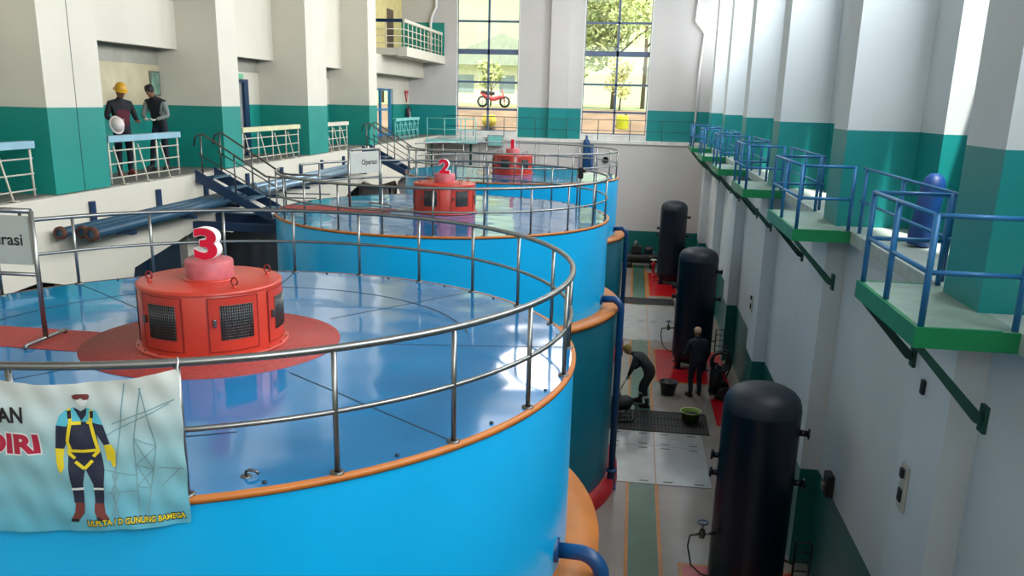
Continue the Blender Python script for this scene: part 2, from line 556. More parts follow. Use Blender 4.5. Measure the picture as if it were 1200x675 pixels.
ll.box((-13, -7.5, W), (-12.8, 33.0, 8.7), WHITE)
struct(ll, 'trim_4')

c = MB()
c.box((-13, -7.5, 13.5), (4.4, YE + 0.35, 13.7), CEIL)
for y in range(-4, 40, 5):
    c.box((-13, y, 13.2), (4.4, y + 0.3, 13.5), CEIL)
struct(c, 'ceiling')
nw = MB()
nw.box((-13, -7.7, -0.3), (4.4, -7.5, 9.6), WHITE)
nw.box((-13, -7.7, 12.2), (4.4, -7.5, 13.7), WHITE)
nw.box((-13, -7.7, 9.6), (-7.7, -7.5, 12.2), WHITE)
nw.box((1.7, -7.7, 9.6), (4.4, -7.5, 12.2), WHITE)
struct(nw, 'wall_near')

# ------------------------------------------------------------------ generators
def ring_pts(cx, cy, r, z, a0, a1, n):
    return [(cx + r * math.cos(R(a0 + (a1 - a0) * k / n)), cy + r * math.sin(R(a0 + (a1 - a0) * k / n)), z) for k in range(n + 1)]

def build_generator(loc, label, mat_disc=True):
    e = empty('generator_barrel', loc, label, 'generator', 'generator barrels in the hall')
    b = MB(); b.lathe([(3.0, 3.4), (3.0, 4.96)], BLUE, n=128); b.build('barrel', e)
    d = MB(); d.lathe([(0.001, 5.0), (2.99, 5.0)], DECK, n=128)
    for a in range(9, 369, 45):
        ca, sa = math.cos(R(a)), math.sin(R(a))
        nx, ny = -sa * 0.006, ca * 0.006
        d.add([(ca * 1.15 - nx, sa * 1.15 - ny, 5.002), (ca * 2.95 - nx, sa * 2.95 - ny, 5.002), (ca * 2.95 + nx, sa * 2.95 + ny, 5.002), (ca * 1.15 + nx, sa * 1.15 + ny, 5.002)], [(0, 1, 2, 3)], SEAM)
    d.lathe([(2.13, 5.002), (2.145, 5.002)], SEAM, n=96, a0=R(20), a1=R(300))
    d.build('deck', e)
    for k in range(24):
        a = 2 * PI * (k + .5) / 24 + R(-51)
        bo = MB(); bo.lathe([(0.013, 5.0), (0.013, 5.012), (0.001, 5.014)], SEAM, (2.93 * math.cos(a), 2.93 * math.sin(a), 0), n=6)
        bo.build('bolt', e)
    rm = MB(); rm.lathe([(2.98, 5.003), (3.016, 5.0), (3.016, 4.97), (2.99, 4.968)], ORANGE, n=128); rm.build('deck_rim', e)
    m = MB()
    if mat_disc: m.lathe([(0.001, 5.006), (1.03, 5.006), (1.03, 5.0)], MATRED, n=80)
    m.box((-2.95, -0.53, 5.001), (-0.9, 0.03, 5.005), MATRED)
    if mat_disc is not None: m.build('deck_mat', e)
    lg = MB(); lg.lathe([(3.0, 3.45), (3.28, 3.45), (3.28, 3.38), (3.24, 3.38)], ORANGE, n=128); lg.build('ledge', e)
    lo = MB(); lo.lathe([(3.24, 0.22), (3.24, 3.4)], GTEAL, n=128); lo.build('lower_barrel', e)
    ba = MB(); ba.lathe([(3.24, 0.24), (3.42, 0.22), (3.44, 0.0)], REDBASE, n=128); ba.build('base_ring', e)
    return e
gen = build_generator((XC, GY[0], 0), 'blue generator barrel in the foreground, its deck carrying the number 3')
gen2 = build_generator((XC, GY[1], 0), 'blue generator barrel in the middle of the row, number 2 on its deck', False)
build_generator((XC, GY[2], 0), 'farthest blue generator barrel, number 1 on its deck, near the tall windows', None)

def build_exciter(loc, label, num):
    e = empty('exciter_housing', loc, label, 'generator housing', 'red exciter housings')
    b = MB(); b.lathe([(0.56, 0.0), (0.56, 0.5), (0.55, 0.515)], CASTRED, n=64); b.build('housing_wall', e)
    l = MB(); l.lathe([(0.001, 0.535), (0.545, 0.53), (0.568, 0.522), (0.568, 0.50)], CASTRED, n=64); l.build('lid', e)
    fl = MB(); fl.lathe([(0.56, 0.022), (0.605, 0.02), (0.605, 0.007)], CASTRED, n=64)
    for k in range(20):
        a = 2 * PI * k / 20
        fl.lathe([(0.008, 0.02), (0.008, 0.028), (0.001, 0.03)], HSEAM, (0.585 * math.cos(a), 0.585 * math.sin(a), 0), n=6)
    fl.build('base_flange', e)
    cp = MB(); cp.lathe([(0.19, 0.53), (0.19, 0.675), (0.18, 0.69), (0.001, 0.69)], CAPRED, n=40)
    cp.lathe([(0.215, 0.532), (0.215, 0.545), (0.19, 0.547)], CASTRED, n=40); cp.build('cap', e)
    for a in (-46, -106, 6, 66, 128, 190):
        def P(da, z, r=0.566): return (r * math.cos(R(a + da)), r * math.sin(R(a + da)), z)
        dr = MB()
        steps = [-20 + 4 * i for i in range(11)]
        for i in range(10):
            dr.add([P(steps[i], 0.06), P(steps[i + 1], 0.06), P(steps[i + 1], 0.48), P(steps[i], 0.48)], [(0, 1, 2, 3)], CASTRED)
        for s in (-20, 20):
            dr.add([P(s - .5, 0.055, 0.5675), P(s + .5, 0.055, 0.5675), P(s + .5, 0.485, 0.5675), P(s - .5, 0.485, 0.5675)], [(0, 1, 2, 3)], HSEAM)
        for z in (0.057, 0.483):
            for i in range(10):
                dr.add([P(steps[i], z - .003, .5675), P(steps[i + 1], z - .003, .5675), P(steps[i + 1], z + .003, .5675), P(steps[i], z + .003, .5675)], [(0, 1, 2, 3)], HSEAM)
        do = dr.build('door', e)
        me = MB()
        st = [-11 + 26 * i / 7 for i in range(8)]
        for i in range(7):
            me.add([P(st[i], 0.15, .569), P(st[i + 1], 0.15, .569), P(st[i + 1], 0.42, .569), P(st[i], 0.42, .569)], [(0, 1, 2, 3)], BLACK)
        for i in range(15):
            me.tube([P(-11 + 26 * i / 14, 0.15, .571), P(-11 + 26 * i / 14, 0.42, .571)], 0.002, DSTEEL, 4)
        for i in range(13):
            me.tube([P(-11 + 26 * j / 6, 0.15 + 0.0225 * i, .571) for j in range(7)], 0.002, DSTEEL, 4)
        me.build('vent_mesh', do, label='black wire mesh vent')
        h = MB(); h.box((-.012, -.012, -.03), (.012, .012, .03), DSTEEL, .004, Matrix.Translation(P(-15.5, 0.29, 0.58)) @ Matrix.Rotation(R(a), 4, 'Z'))
        h.build('handle', do)
    for a in (-150, -40, 35, 140):
        x, y = 0.46 * math.cos(R(a)), 0.46 * math.sin(R(a))
        t = MB()
        t.lathe([(0.018, 0.53), (0.018, 0.55), (0.001, 0.552)], CASTRED, (x, y, 0), 10)
        t.tube([(x + 0.026 * math.cos(k * PI / 6), y, 0.578 + 0.032 * math.sin(k * PI / 6)) for k in range(12)], 0.007, HSEAM, 6, closed=True)
        t.build('lifting_eye', e)
    vs, fs = text_mesh(num, 0.3, 0.012, 0.0)
    nv = fit_text(vs, -0.1 if num != '1' else -0.05, 0.1 if num != '1' else 0.05, 0.69, 0.945)
    nm = MB()
    nm.add([(x, -0.045, z) for x, z, _ in nv], fs, NUMRED)
    # white body behind the red face
    vs2, fs2 = text_mesh(num, 0.3, 0.016, 0.02)
    nv2 = fit_text(vs2, -0.104 if num != '1' else -0.054, 0.104 if num != '1' else 0.054, 0.686, 0.949)
    zr = max(abs(q[2]) for q in nv2)
    nm.add([(x, -0.002 + q / zr * 0.041, z) for x, z, q in nv2], fs2, NUMWHITE)
    nm.build('number_sign', e, label='red numeral %s with white sides' % num)
    return e
build_exciter((XC, GY[0], ZD + 0.0062), 'round red exciter housing under the red number 3', '3')
build_exciter((XC, GY[1], ZD + 0.002), 'round red exciter housing under the red number 2', '2')
build_exciter((XC, GY[2], ZD + 0.002), 'round red exciter housing under the red number 1', '1')

def build_ring_rail(loc, label, z0, z1):
    e = empty('ring_railing', loc, label, 'railing', 'round railings on the generator decks')
    rr = 2.965
    t = MB(); t.tube(ring_pts(0, 0, rr, 0.715, z0, z1, 120), 0.022, STEEL, 10); t.build('top_rail', e)
    t = MB(); t.tube(ring_pts(0, 0, rr, 0.36, z0, z1, 120), 0.016, STEEL, 8); t.build('mid_rail', e)
    for k in range(24):
        a = -51 + 15 * k
        aa = (a + 360) % 360
        if not (z0 - 1 <= a <= z1 + 1 or z0 - 1 <= a - 360 <= z1 + 1 or z0 - 1 <= a + 360 <= z1 + 1): continue
        x, y = rr * math.cos(R(a)), rr * math.sin(R(a))
        p = MB(); p.tube([(x, y, 0.0), (x, y, 0.7)], 0.016, STEEL, 8)
        p.lathe([(0.04, 0.0), (0.04, 0.012), (0.018, 0.014)], DSTEEL, (x, y, 0), 10)
        p.build('post', e)
    return e
rail = build_ring_rail((XC, GY[0], ZD), 'round steel railing on the nearest deck, around the number 3 housing', -169, 171)
copy_tree(rail, (XC, GY[1], ZD), 'round steel railing on the middle deck, around the number 2 housing')
copy_tree(rail, (XC, GY[2], ZD), 'round steel railing on the farthest deck, around the number 1 housing')

# water pipes leaving each barrel over its ledge
def build_pipe(loc, label):
    e = empty('water_pipe', loc, label, 'pipe', 'blue water pipes beside the barrels')
    p = MB()
    p.tube([(0, 0, 3.62), (0.2, -0.04, 3.64)] + [(0.2 + 0.17 * math.sin(R(a)), -0.04 - 0.04 * math.sin(R(a)), 3.47 + 0.17 * math.cos(R(a))) for a in range(10, 91, 10)] + [(0.37, -0.08, 3.2), (0.37, -0.08, 0.35)], 0.062, BPIPE, 14)
    p.build('pipe', e)
    q = MB(); q.lathe([(0.1, -0.02), (0.1, 0.02), (0.06, 0.02)], BPIPE, (0.01, 0, 3.62), 16, axis=Matrix.Rotation(R(90), 3, 'Y')); q.build('flange', e)
    v = MB(); v.lathe([(0.1, 0.0), (0.1, 0.05), (0.075, 0.06), (0.075, 0.35), (0.1, 0.36), (0.1, 0.4), (0.06, 0.41)], BPIPE, (0.37, -0.08, 0), 16); v.build('valve_body', e)
    return e
a = R(-9)
pl = (XC + 2.99 * math.cos(a), GY[0] + 2.99 * math.sin(a), 0)
wp = build_pipe(pl, 'blue bent water pipe leaving the nearest barrel at the bottom edge')
copy_tree(wp, (pl[0], pl[1] + 8.95, 0), 'tall blue bent water pipe down the side of the middle barrel')
copy_tree(wp, (pl[0], pl[1] + 17.9, 0), 'dark blue bent water pipe down the side of the farthest barrel')

# ------------------------------------------------------------------ signs
def build_sign(loc, rz, label):
    e = empty('sign_stand', loc, label, 'sign', 'operation sign stands on the decks', rz)
    fr = MB()
    for x in (-0.42, 0.42):
        fr.tube([(x, 0, 0.03), (x, 0, 1.06)], 0.02, STEEL, 10)
    fr.tube([(-0.42, 0, 1.06), (0.42, 0, 1.06)], 0.022, STEEL, 10)
    fr.tube([(-0.42, 0, 0.55), (0.42, 0, 0.55)], 0.016, STEEL, 10)
    fr.build('frame', e)
    for x in (-0.42, 0.42):
        ft = MB(); ft.tube([(x, -0.26, 0.0), (x, -0.26, 0.028), (x, 0.26, 0.028), (x, 0.26, 0.0)], 0.017, STEEL, 8); ft.build('foot', e)
    p = MB(); p.box((-0.39, -0.01, 0.63), (0.39, 0.01, 1.02), SIGN, 0.004)
    p.box((-0.33, 0.0, 1.02), (-0.31, 0.012, 1.05), DSTEEL); p.box((0.31, 0.0, 1.02), (0.33, 0.012, 1.05), DSTEEL)
    pa = p.build('panel', e)
    vs, fs = text_mesh('Operasi', 0.2, 0.003)
    q = MB(); q.add([(x, -0.0125, z) for x, z, _ in fit_text(vs, -0.09, 0.33, 0.755, 0.88)], fs, INK)
    q.build('lettering', pa, label='black word Operasi')
    return e
sg = build_sign((-5.09, 6.13, ZD + 0.006), R(2), 'steel stand with grey Operasi sign at the left edge of the nearest deck')
sg2 = copy_tree(sg, (-4.9, 15.5, ZD + 0.006), 'steel stand with grey Operasi sign on the middle deck left of number 2')

sg2.rotation_euler = (0, 0, R(66))

# ------------------------------------------------------------------ banner on the near railing
be = empty('safety_banner', (XC, GY[0], ZD), 'pale blue safety banner with a printed harness figure hanging on the near railing', 'banner')
RB = 3.046
def bpt(u, z, off=0.0):
    a = -PI / 2 + u / RB
    wr = 0.007 * math.sin(u * 9 + (z - 5) * 6) + 0.006 * math.sin(u * 23 - (z - 5) * 14) + 0.004 * math.sin((z - 5) * 30 + u * 11) + 0.0025 * math.sin(u * 47 + (z - 5) * 21)
    r = RB + wr + off + 0.006 * max(0.0, min(1.0, (5.06 - z) / 0.12))
    return (r * math.cos(a), r * math.sin(a), z - ZD)
TOPP = [(-0.2, 5.70), (0.2, 5.71), (0.36, 5.69), (0.48, 5.677), (0.622, 5.648), (0.839, 5.65), (1.115, 5.676), (1.29, 5.708)]
def lerp_top(u):
    for (a0, z0), (a1, z1) in zip(TOPP, TOPP[1:]):
        if u <= a1: return z0 + (z1 - z0) * (u - a0) / (a1 - a0)
    return TOPP[-1][1]
b = MB(); NU, NV = 160, 86
vs = []
for i in range(NU + 1):
    u = -0.2 + 1.49 * i / NU
    for j in range(NV + 1):
        zt = lerp_top(u); zb_ = 4.883
        vs.append(bpt(u + 0.003 * math.sin(j * .25) * (i == NU), zb_ + (zt - zb_) * j / NV))
fs = [(i * (NV + 1) + j, (i + 1) * (NV + 1) + j, (i + 1) * (NV + 1) + j + 1, i * (NV + 1) + j + 1) for i in range(NU) for j in range(NV)]
b.add(vs, fs, BANNER, True)
cloth = b.build('cloth', be)
def strip(mb, pts, w, m, off):
    for p, q in zip(pts, pts[1:]):
        d = Vector((q[0] - p[0], q[1] - p[1])); L = d.length
        if L < 1e-6: continue
        n = Vector((-d.y, d.x)) / L * w / 2
        k = max(1, int(L / 0.012))
        for i in range(k):
            s0, s1 = i / k, (i + 1) / k
            A = Vector(p) + d * s0; B = Vector(p) + d * s1
            mb.add([bpt(A.x - n.x, A.y - n.y, off), bpt(B.x - n.x, B.y - n.y, off), bpt(B.x + n.x, B.y + n.y, off), bpt(A.x + n.x, A.y + n.y, off)], [(0, 1, 2, 3)], m)
def patch(mb, poly, m, off):
    bm = bmesh.new()
    vsb = [bm.verts.new((p[0], p[1], 0)) for p in poly]
    bm.faces.new(vsb)
    bmesh.ops.triangulate(bm, faces=bm.faces[:])
    for it in range(5):
        ed = [e_ for e_ in bm.edges if e_.calc_length() > 0.018]
        if not ed: break
        bmesh.ops.subdivide_edges(bm, edges=ed, cuts=1)
        bmesh.ops.triangulate(bm, faces=bm.faces[:])
    bm.verts.index_update()
    mb.add([bpt(v.co.x, v.co.y, off) for v in bm.verts], [[v.index for v in f_.verts] for f_ in bm.faces], m)
    bm.free()
B_NAVY = flat('print_navy', (30, 36, 58)); B_SKY = flat('print_sky_blue', (86, 186, 206)); B_YEL = flat('print_yellow', (232, 208, 40))
B_RED = flat('print_red', (176, 32, 62)); B_BRN = flat('print_brown', (112, 50, 46)); B_BLK = flat('print_black', (26, 22, 26)); B_WHT = flat('print_white', (226, 230, 228)); B_GREY = flat('print_grey_green', (120, 158, 166))
fg = MB()
patch(fg, [(0.757, 5.305), (0.901, 5.3), (0.911, 5.202), (0.897, 5.028), (0.855, 5.03), (0.854, 5.133), (0.825, 5.216), (0.808, 5.135), (0.804, 5.032), (0.756, 5.034), (0.755, 5.137), (0.753, 5.235)], B_NAVY, .0030)
patch(fg, [(0.759, 5.517), (0.797, 5.53), (0.828, 5.509), (0.863, 5.529), (0.903, 5.514), (0.921, 5.452), (0.924, 5.438), (0.878, 5.44), (0.867, 5.456), (0.777, 5.459), (0.759, 5.436), (0.713, 5.443), (0.732, 5.491)], B_SKY, .0030)
patch(fg, [(0.773, 5.459), (0.874, 5.456), (0.924, 5.438), (0.947, 5.34), (0.92, 5.334), (0.895, 5.391), (0.898, 5.298), (0.757, 5.302), (0.766, 5.388), (0.739, 5.323), (0.699, 5.326), (0.713, 5.443), (0.759, 5.436)], B_NAVY, .0036)
patch(fg, [(0.797, 5.591), (0.816, 5.598), (0.87, 5.597), (0.878, 5.589), (0.872, 5.57), (0.85, 5.568), (0.837, 5.579), (0.821, 5.569), (0.802, 5.572)], B_BRN, .0036)
patch(fg, [(0.81, 5.57), (0.868, 5.57), (0.862, 5.545), (0.84, 5.535), (0.818, 5.545)], B_WHT, .0030)
patch(fg, [(0.795, 5.529), (0.814, 5.52), (0.828, 5.509), (0.847, 5.52), (0.86, 5.53), (0.853, 5.492), (0.829, 5.46), (0.811, 5.493)], B_NAVY, .0040)
for q in ([(0.753, 5.117), (0.809, 5.118), (0.808, 5.105), (0.752, 5.104)], [(0.854, 5.113), (0.904, 5.115), (0.904, 5.104), (0.853, 5.102)]): patch(fg, q, B_WHT, .0040)
for q in ([(0.698, 5.326), (0.741, 5.322), (0.733, 5.278), (0.737, 5.236), (0.718, 5.198), (0.706, 5.22), (0.699, 5.264)], [(0.92, 5.333), (0.953, 5.337), (0.97, 5.297), (0.964, 5.22), (0.949, 5.217), (0.942, 5.249), (0.926, 5.25), (0.923, 5.299)]): patch(fg, q, B_YEL, .0040)
for q in ([(0.763, 5.037), (0.807, 5.035), (0.803, 4.985), (0.776, 4.949), (0.737, 4.951), (0.756, 4.986)], [(0.853, 5.033), (0.897, 5.031), (0.901, 4.98), (0.917, 4.949), (0.889, 4.944), (0.862, 4.963), (0.852, 4.99)]): patch(fg, q, B_BRN, .0036)
for q in ([(0.776, 4.952), (0.77, 4.935), (0.733, 4.936), (0.737, 4.954)], [(0.917, 4.951), (0.916, 4.937), (0.885, 4.933), (0.859, 4.958), (0.863, 4.966), (0.889, 4.947)]): patch(fg, q, B_BLK, .0042)
for l in ([(0.776, 5.524), (0.778, 5.456), (0.758, 5.36), (0.77, 5.312)], [(0.881, 5.519), (0.87, 5.454), (0.882, 5.384), (0.892, 5.312)], [(0.773, 5.451), (0.826, 5.452)], [(0.853, 5.457), (0.879, 5.448)], [(0.753, 5.314), (0.899, 5.309)], [(0.757, 5.305), (0.786, 5.274)], [(0.786, 5.257), (0.823, 5.217), (0.862, 5.257)], [(0.867, 5.277), (0.894, 5.304)]):
    strip(fg, l, 0.016, B_YEL, .0046)
for q in ([(0.767, 5.513), (0.784, 5.516), (0.784, 5.475), (0.768, 5.473)], [(0.873, 5.513), (0.89, 5.513), (0.886, 5.478), (0.872, 5.475)]): patch(fg, q, B_BLK, .0052)
fg.build('printed_figure', cloth, label='printed headless figure in navy overalls and yellow harness')
py = MB()
for l in ([[(0.938, 4.912), (0.961, 5.199), (1.007, 5.462), (1.041, 5.65)], [(1.053, 4.933), (1.058, 5.362), (1.11, 5.62)], [(1.091, 4.944), (1.158, 5.313), (1.104, 5.62)], [(0.933, 5.382), (1.236, 5.537)], [(0.962, 5.436), (1.262, 5.556)], [(1.058, 5.362), (1.158, 5.313)], [(1.058, 5.221), (1.136, 5.187)], [(1.055, 5.107), (1.118, 5.088)], [(1.058, 5.362), (1.136, 5.187)], [(1.158, 5.313), (1.058, 5.221)], [(1.058, 5.221), (1.118, 5.088)], [(1.136, 5.187), (1.055, 5.107)], [(1.161, 5.199), (1.284, 5.188)], [(1.166, 5.098), (1.273, 5.203)], [(0.916, 5.201), (1.06, 5.164)], [(0.917, 5.087), (1.065, 5.085)], [(0.945, 5.186), (0.966, 5.085)], [(0.975, 5.184), (0.936, 5.086)], [(0.936, 5.086), (0.961, 4.955)], [(0.973, 5.084), (0.924, 4.957)], [(1.173, 5.354), (1.292, 5.47)]]):
    strip(py, [p for p in l if p[0] < 1.285], 0.0055, B_GREY, .0018)
py.build('printed_pylons', cloth, label='faint printed power pylons')
def btext(mb, s, u0, u1, z0, z1, m, off, bold=0.02, size=0.1):
    vs, fs = text_mesh(s, size, bold * size)
    bm = bmesh.new()
    bv = [bm.verts.new((x, z, 0)) for x, z, _ in fit_text(vs, u0, u1, z0, z1)]
    for f_ in fs:
        try: bm.faces.new([bv[i] for i in f_])
        except ValueError: pass
    for it in range(4):
        ed = [e_ for e_ in bm.edges if e_.calc_length() > 0.018]
        if not ed: break
        bmesh.ops.subdivide_edges(bm, edges=ed, cuts=1)
        bmesh.ops.triangulate(bm, faces=bm.faces[:])
    bm.verts.index_update()
    mb.add([bpt(v.co.x, v.co.y, off) for v in bm.verts], [[v.index for v in f_.verts] for f_ in bm.faces], m)
    bm.free()
tx = MB(); btext(tx, 'AN', 0.45, 0.568, 5.458, 5.537, B_BLK, .004, .035); tx.build('black_lettering', cloth, label='black letters AN')
tx = MB(); btext(tx, 'DIRI', 0.35, 0.636, 5.293, 5.41, B_WHT, .0034, .085); btext(tx, 'DIRI', 0.362, 0.629, 5.301, 5.402, B_RED, .0046, .05); tx.build('red_lettering', cloth, label='red letters DIRI with white edges')
tx = MB(); btext(tx, 'ULPLTA / D GUNUNG BAMEGA', 0.810, 1.272, 4.909, 4.951, B_BLK, .0034, .075); btext(tx, 'ULPLTA / D GUNUNG BAMEGA', 0.814, 1.268, 4.915, 4.946, B_YEL, .0048, .02); tx.build('yellow_lettering', cloth, label='small yellow line of letters edged black')
tie = MB(); tie.tube([bpt(1.285, 5.70, .003), bpt(1.29, 5.74, -.02), bpt(1.28, 5.735, -.1), bpt(1.285, 5.70, -.08)], 0.004, NUMWHITE, 6); tie.build('tie_cord', be)
# latch lying on the deck near the banner
lt = MB()
lt.lathe([(0.001, .006), (0.028, .005), (0.03, 0)], DSTEEL, n=14)
lt.tube([(0, 0, .0), (0, 0, .03), (0.02, 0.0, .04), (0.055, .01, .03), (0.07, .01, .015)], 0.008, DSTEEL, 8)
tag(lt.build('deck_latch', loc=(-1.97, 4.02, ZD + 0.001)), 'small dark steel latch on the near blue deck by the banner', 'latch')

# ------------------------------------------------------------------ left walkway railings
def build_guard(y0, y1, label, m1, m2, n=4, x=-9.1, cat='railing'):
    L = y1 - y0
    e = empty('guard_railing', (x, y0, W), label, cat, 'left walkway railings')
    t = MB(); t.box((-0.07, 0, 0.80), (0.07, L, 0.83), m1, .004); t.box((0.05, 0, 0.72), (0.075, L, 0.83), m1, .004); t.build('top_plank', e)
    for z in (0.10, 0.34, 0.57):
        p = MB(); p.tube([(0.02, 0.02, z), (0.02, L - 0.02, z)], 0.013, m2, 8); p.build('rail', e)
    for k in range(n):
        y = 0.06 + (L - 0.12) * k / (n - 1)
        p = MB(); p.tube([(0.02, y, 0), (0.02, y, 0.8)], 0.018, m2, 8); p.build('post', e)
        if k < n - 1:
            q = MB(); q.tube([(0.03, y + 0.12, 0.66), (0.19, y + 0.12, -0.02)], 0.014, m2, 8)
            q.box((0.15, y + 0.07, -0.004), (0.25, y + 0.17, 0.008), m2)
            q.build('brace', e)
    return e
build_guard(9.6, 12.15, 'cream walkway railing with blue-grey plank at the left edge of the photo', RAILB, RAILW)
build_guard(14.05, 16.5, 'cream walkway railing in front of the two people, pale blue top plank', RAILB, RAILW)
build_guard(19.35, 22.9, 'cream walkway railing with yellowish plank in front of the navy door', mat('pale_yellow_plank', (226, 220, 176), .45), RAILW, 5)
build_guard(24.85, 27.0, 'short cream walkway railing left of the farther blue stairs', RAILW, RAILW, 4)
build_guard(32.6, 36.3, 'pale teal walkway railing below the red triangle sign', RAILC, RAILC, 6)

# stairs
def build_stairs(loc, label, land=1.0):
    e = empty('steel_stairs', loc, label, 'stairs', 'navy steel stairs to the decks')
    x0, z0, x1, z1 = 0.0, 0.0, 1.5, -0.82
    for y in (0.0, 0.82):
        s = MB()
        s.prism([(x0 - .1, z0 + .08), (x1, z1 + .06), (x1 + .06, z1 - .14), (x0 - .1, z0 - .16)], lambda a, b, y=y: (a, y - .02, b), lambda a, b, y=y: (a, y + .02, b), NAVY)
        s.build('stringer', e)
    for k in range(4):
        t = (k + .35) / 4
        x, z = x0 + (x1 - x0) * t, z0 + (z1 - z0) * t
        tr = MB(); tr.box((x - .14, 0.02, z - .02), (x + .14, 0.8, z), NAVY); tr.box((x + .12, 0.02, z - .03), (x + .145, 0.8, z + .004), TREAD); tr.box((x - .06, 0.35, z), (x + .1, 0.78, z + .003), TREAD); tr.build('tread', e)
    l = MB(); l.box((x1, -0.1, z1 - .12), (x1 + land, 0.95, z1 - .02), NAVY); l.box((x1 + .02, -0.08, z1 - .02), (x1 + land - .02, .93, z1 - .012), TREAD); l.build('landing', e)
    for y in (0.0, 0.82):
        h = MB()
        h.tube([(-0.1, y, 0.55), (-0.05, y, 0.74), (0.1, y, 0.80), (x1 - .1, y, z1 + .82), (x1 + .08, y, z1 + .80), (x1 + land, y, z1 + .80)], 0.02, DSTEEL, 8); h.build('handrail', e)
        h = MB(); h.tube([(0.0, y, 0.40), (x1, y, z1 + .40), (x1 + land, y, z1 + .42)], 0.014, DSTEEL, 8); h.build('mid_rail', e)
        for t in (0.04, 0.5, 0.98):
            x, z = x1 * t, z1 * t
            p = MB(); p.tube([(x, y, z - .02), (x, y, z + .80 - .0 * t)], 0.018, DSTEEL, 8); p.build('post', e)
    for y in (0.05, 0.8):
        s = MB(); s.box((x1 + .3, y - .04, z1 - 4.5), (x1 + .38, y + .04, z1 - .12), NAVY); s.build('leg', e)
    return e
st = build_stairs((-8.72, 16.6, W), 'navy steel stairs from the walkway down to the middle barrel', 0.95)
st2 = build_stairs((-8.6, 27.3, W), 'farther navy steel stairs below the balcony, behind the second Operasi sign', 1.6)

# pipes along the fascia
def build_hpipe(x, y0, y1, z, r, m, label, end=True, slope=0.0):
    e = empty('wall_pipe', (x, y0, z), label, 'pipe', 'pipes along the left walkway fascia')
    p = MB(); p.tube([(0, 0, 0), (0, (y1 - y0) / 2, slope / 2), (0, y1 - y0, slope)], r, m, 14); p.build('pipe', e)
    fm = MB(); fm.lathe([(r * .75, -.03), (r * 1.35, -.03), (r * 1.35, .03), (r, .03)], RUST if end else m, (0, 0, 0), 18, axis=Matrix.Rotation(R(-90), 3, 'X'))
    fm.lathe([(0.001, 0.02), (r * .76, 0.02)], DARK, (0, 0, 0), 18, axis=Matrix.Rotation(R(-90), 3, 'X'))
    fm.build('flange', e)
    return e
build_hpipe(-8.66, 12.0, 18.6, 4.86, 0.075, PIPEB, 'grey-blue wall pipe with open rusty end, closest to the white fascia', slope=0.03)
build_hpipe(-8.46, 12.25, 18.6, 4.85, 0.075, PIPEB, 'grey-blue wall pipe with open end, middle one of three', slope=0.03)
build_hpipe(-8.24, 12.15, 18.6, 4.84, 0.085, PIPEB, 'grey-blue wall pipe with open end, outermost of three', slope=0.03)
SILV = mat('silvery_blue_pipe_paint', (138, 162, 180), 0.3, 0.4)
build_hpipe(-8.62, 18.9, 27.5, 4.92, 0.085, SILV, 'silvery pipe along the fascia behind the second Operasi sign, inner one', False)
build_hpipe(-8.38, 18.9, 27.5, 4.86, 0.085, SILV, 'silvery pipe along the fascia behind the second Operasi sign, outer one', False)
for i, yv in enumerate((13.1, 15.15, 17.0, 19.0, 21.0, 22.3, 23.9, 25.8)):
    e = empty('pipe_bracket', (-8.85, yv, 4.72), ['nearest navy bracket on the fascia above the pipe ends', 'navy pipe bracket below the railing of the two people', 'navy pipe bracket beside the nearer stairs', 'navy pipe bracket just past the nearer stairs', 'navy pipe bracket below the yellowish railing', 'navy pipe bracket left of the second sign', 'navy pipe bracket above the silvery pipes, under the third pier', 'farthest navy pipe bracket, behind the second sign'][i], 'bracket', 'navy pipe brackets')
    p = MB(); p.box((0, -.06, 0.15), (.06, .06, .5), NAVY, .005); p.build('upright', e)
    p = MB(); p.box((0, -.05, -.02), (.75, .05, .04), NAVY); p.build('arm', e)
# ducts below the walkway, behind the near housing
d = MB(); d.tube([(-8.35, 15.2, 0.0), (-8.35, 15.2, 3.2), (-8.3, 15.2, 3.5), (-8.15, 15.2, 3.72), (-7.95, 15.2, 3.8), (-7.7, 15.2, 3.82)], 0.3, mat('beige_duct', (150, 138, 124), .5), 20)
tag(d.build('air_duct'), 'beige round duct below the walkway, behind the number 3 housing', 'duct')
d = MB(); d.box((-10.4, 14.4, 0.0), (-9.5, 17.0, 4.1), NAVY, .03); d.box((-9.5, 14.5, .4), (-9.48, 15.6, 3.9), SEAM); d.box((-9.5, 15.7, .4), (-9.48, 16.9, 3.9), SEAM)
tag(d.build('switch_cabinet'), 'navy cabinet in the opening below the left walkway, behind the near deck', 'cabinet')
d = MB(); d.box((-8.9, 17.4, 4.28), (-6.2, 17.62, 4.5), NAVY, .01); d.box((-8.9, 16.4, 4.28), (-6.2, 16.55, 4.45), NAVY, .01)
tag(d.build('support_beam'), 'pair of navy beams under the landing of the nearer stairs', 'beam')
# ------------------------------------------------------------------ door, pictures, signs in the left bays
dm = MB()
dm.box((-10.36, 22.1, W), (-10.2, 22.34, 7.36), NAVY); dm.box((-10.36, 21.0, 7.28), (-10.2, 22.1, 7.36), NAVY); dm.box((-10.36, 21.0, W), (-10.24, 21.1, 7.28), NAVY)
do = dm.build('door_1', kind='structure')
g = MB(); g.box((-10.30, 21.1, W + .05), (-10.28, 22.1, 7.28), mat('door_panel_glass', (150, 152, 146), .3)); g.build('door_leaf', do)
ex = MB(); ex.box((-10.3, 21.75, 7.38), (-10.26, 22.2, 7.5), mat('green_sign', (120, 200, 150), .5), .005)
tag(ex.build('exit_sign'), 'small pale green sign above the navy door', 'sign')
pc = empty('wall_picture', (-10.3, 18.02, 6.9), 'framed green picture on the beige wall behind the two people', 'picture')
p = MB(); p.box((0, -.32, 0), (.03, .06, .52), mat('picture_frame_grey', (110, 116, 104), .5), .004); p.build('frame', pc)
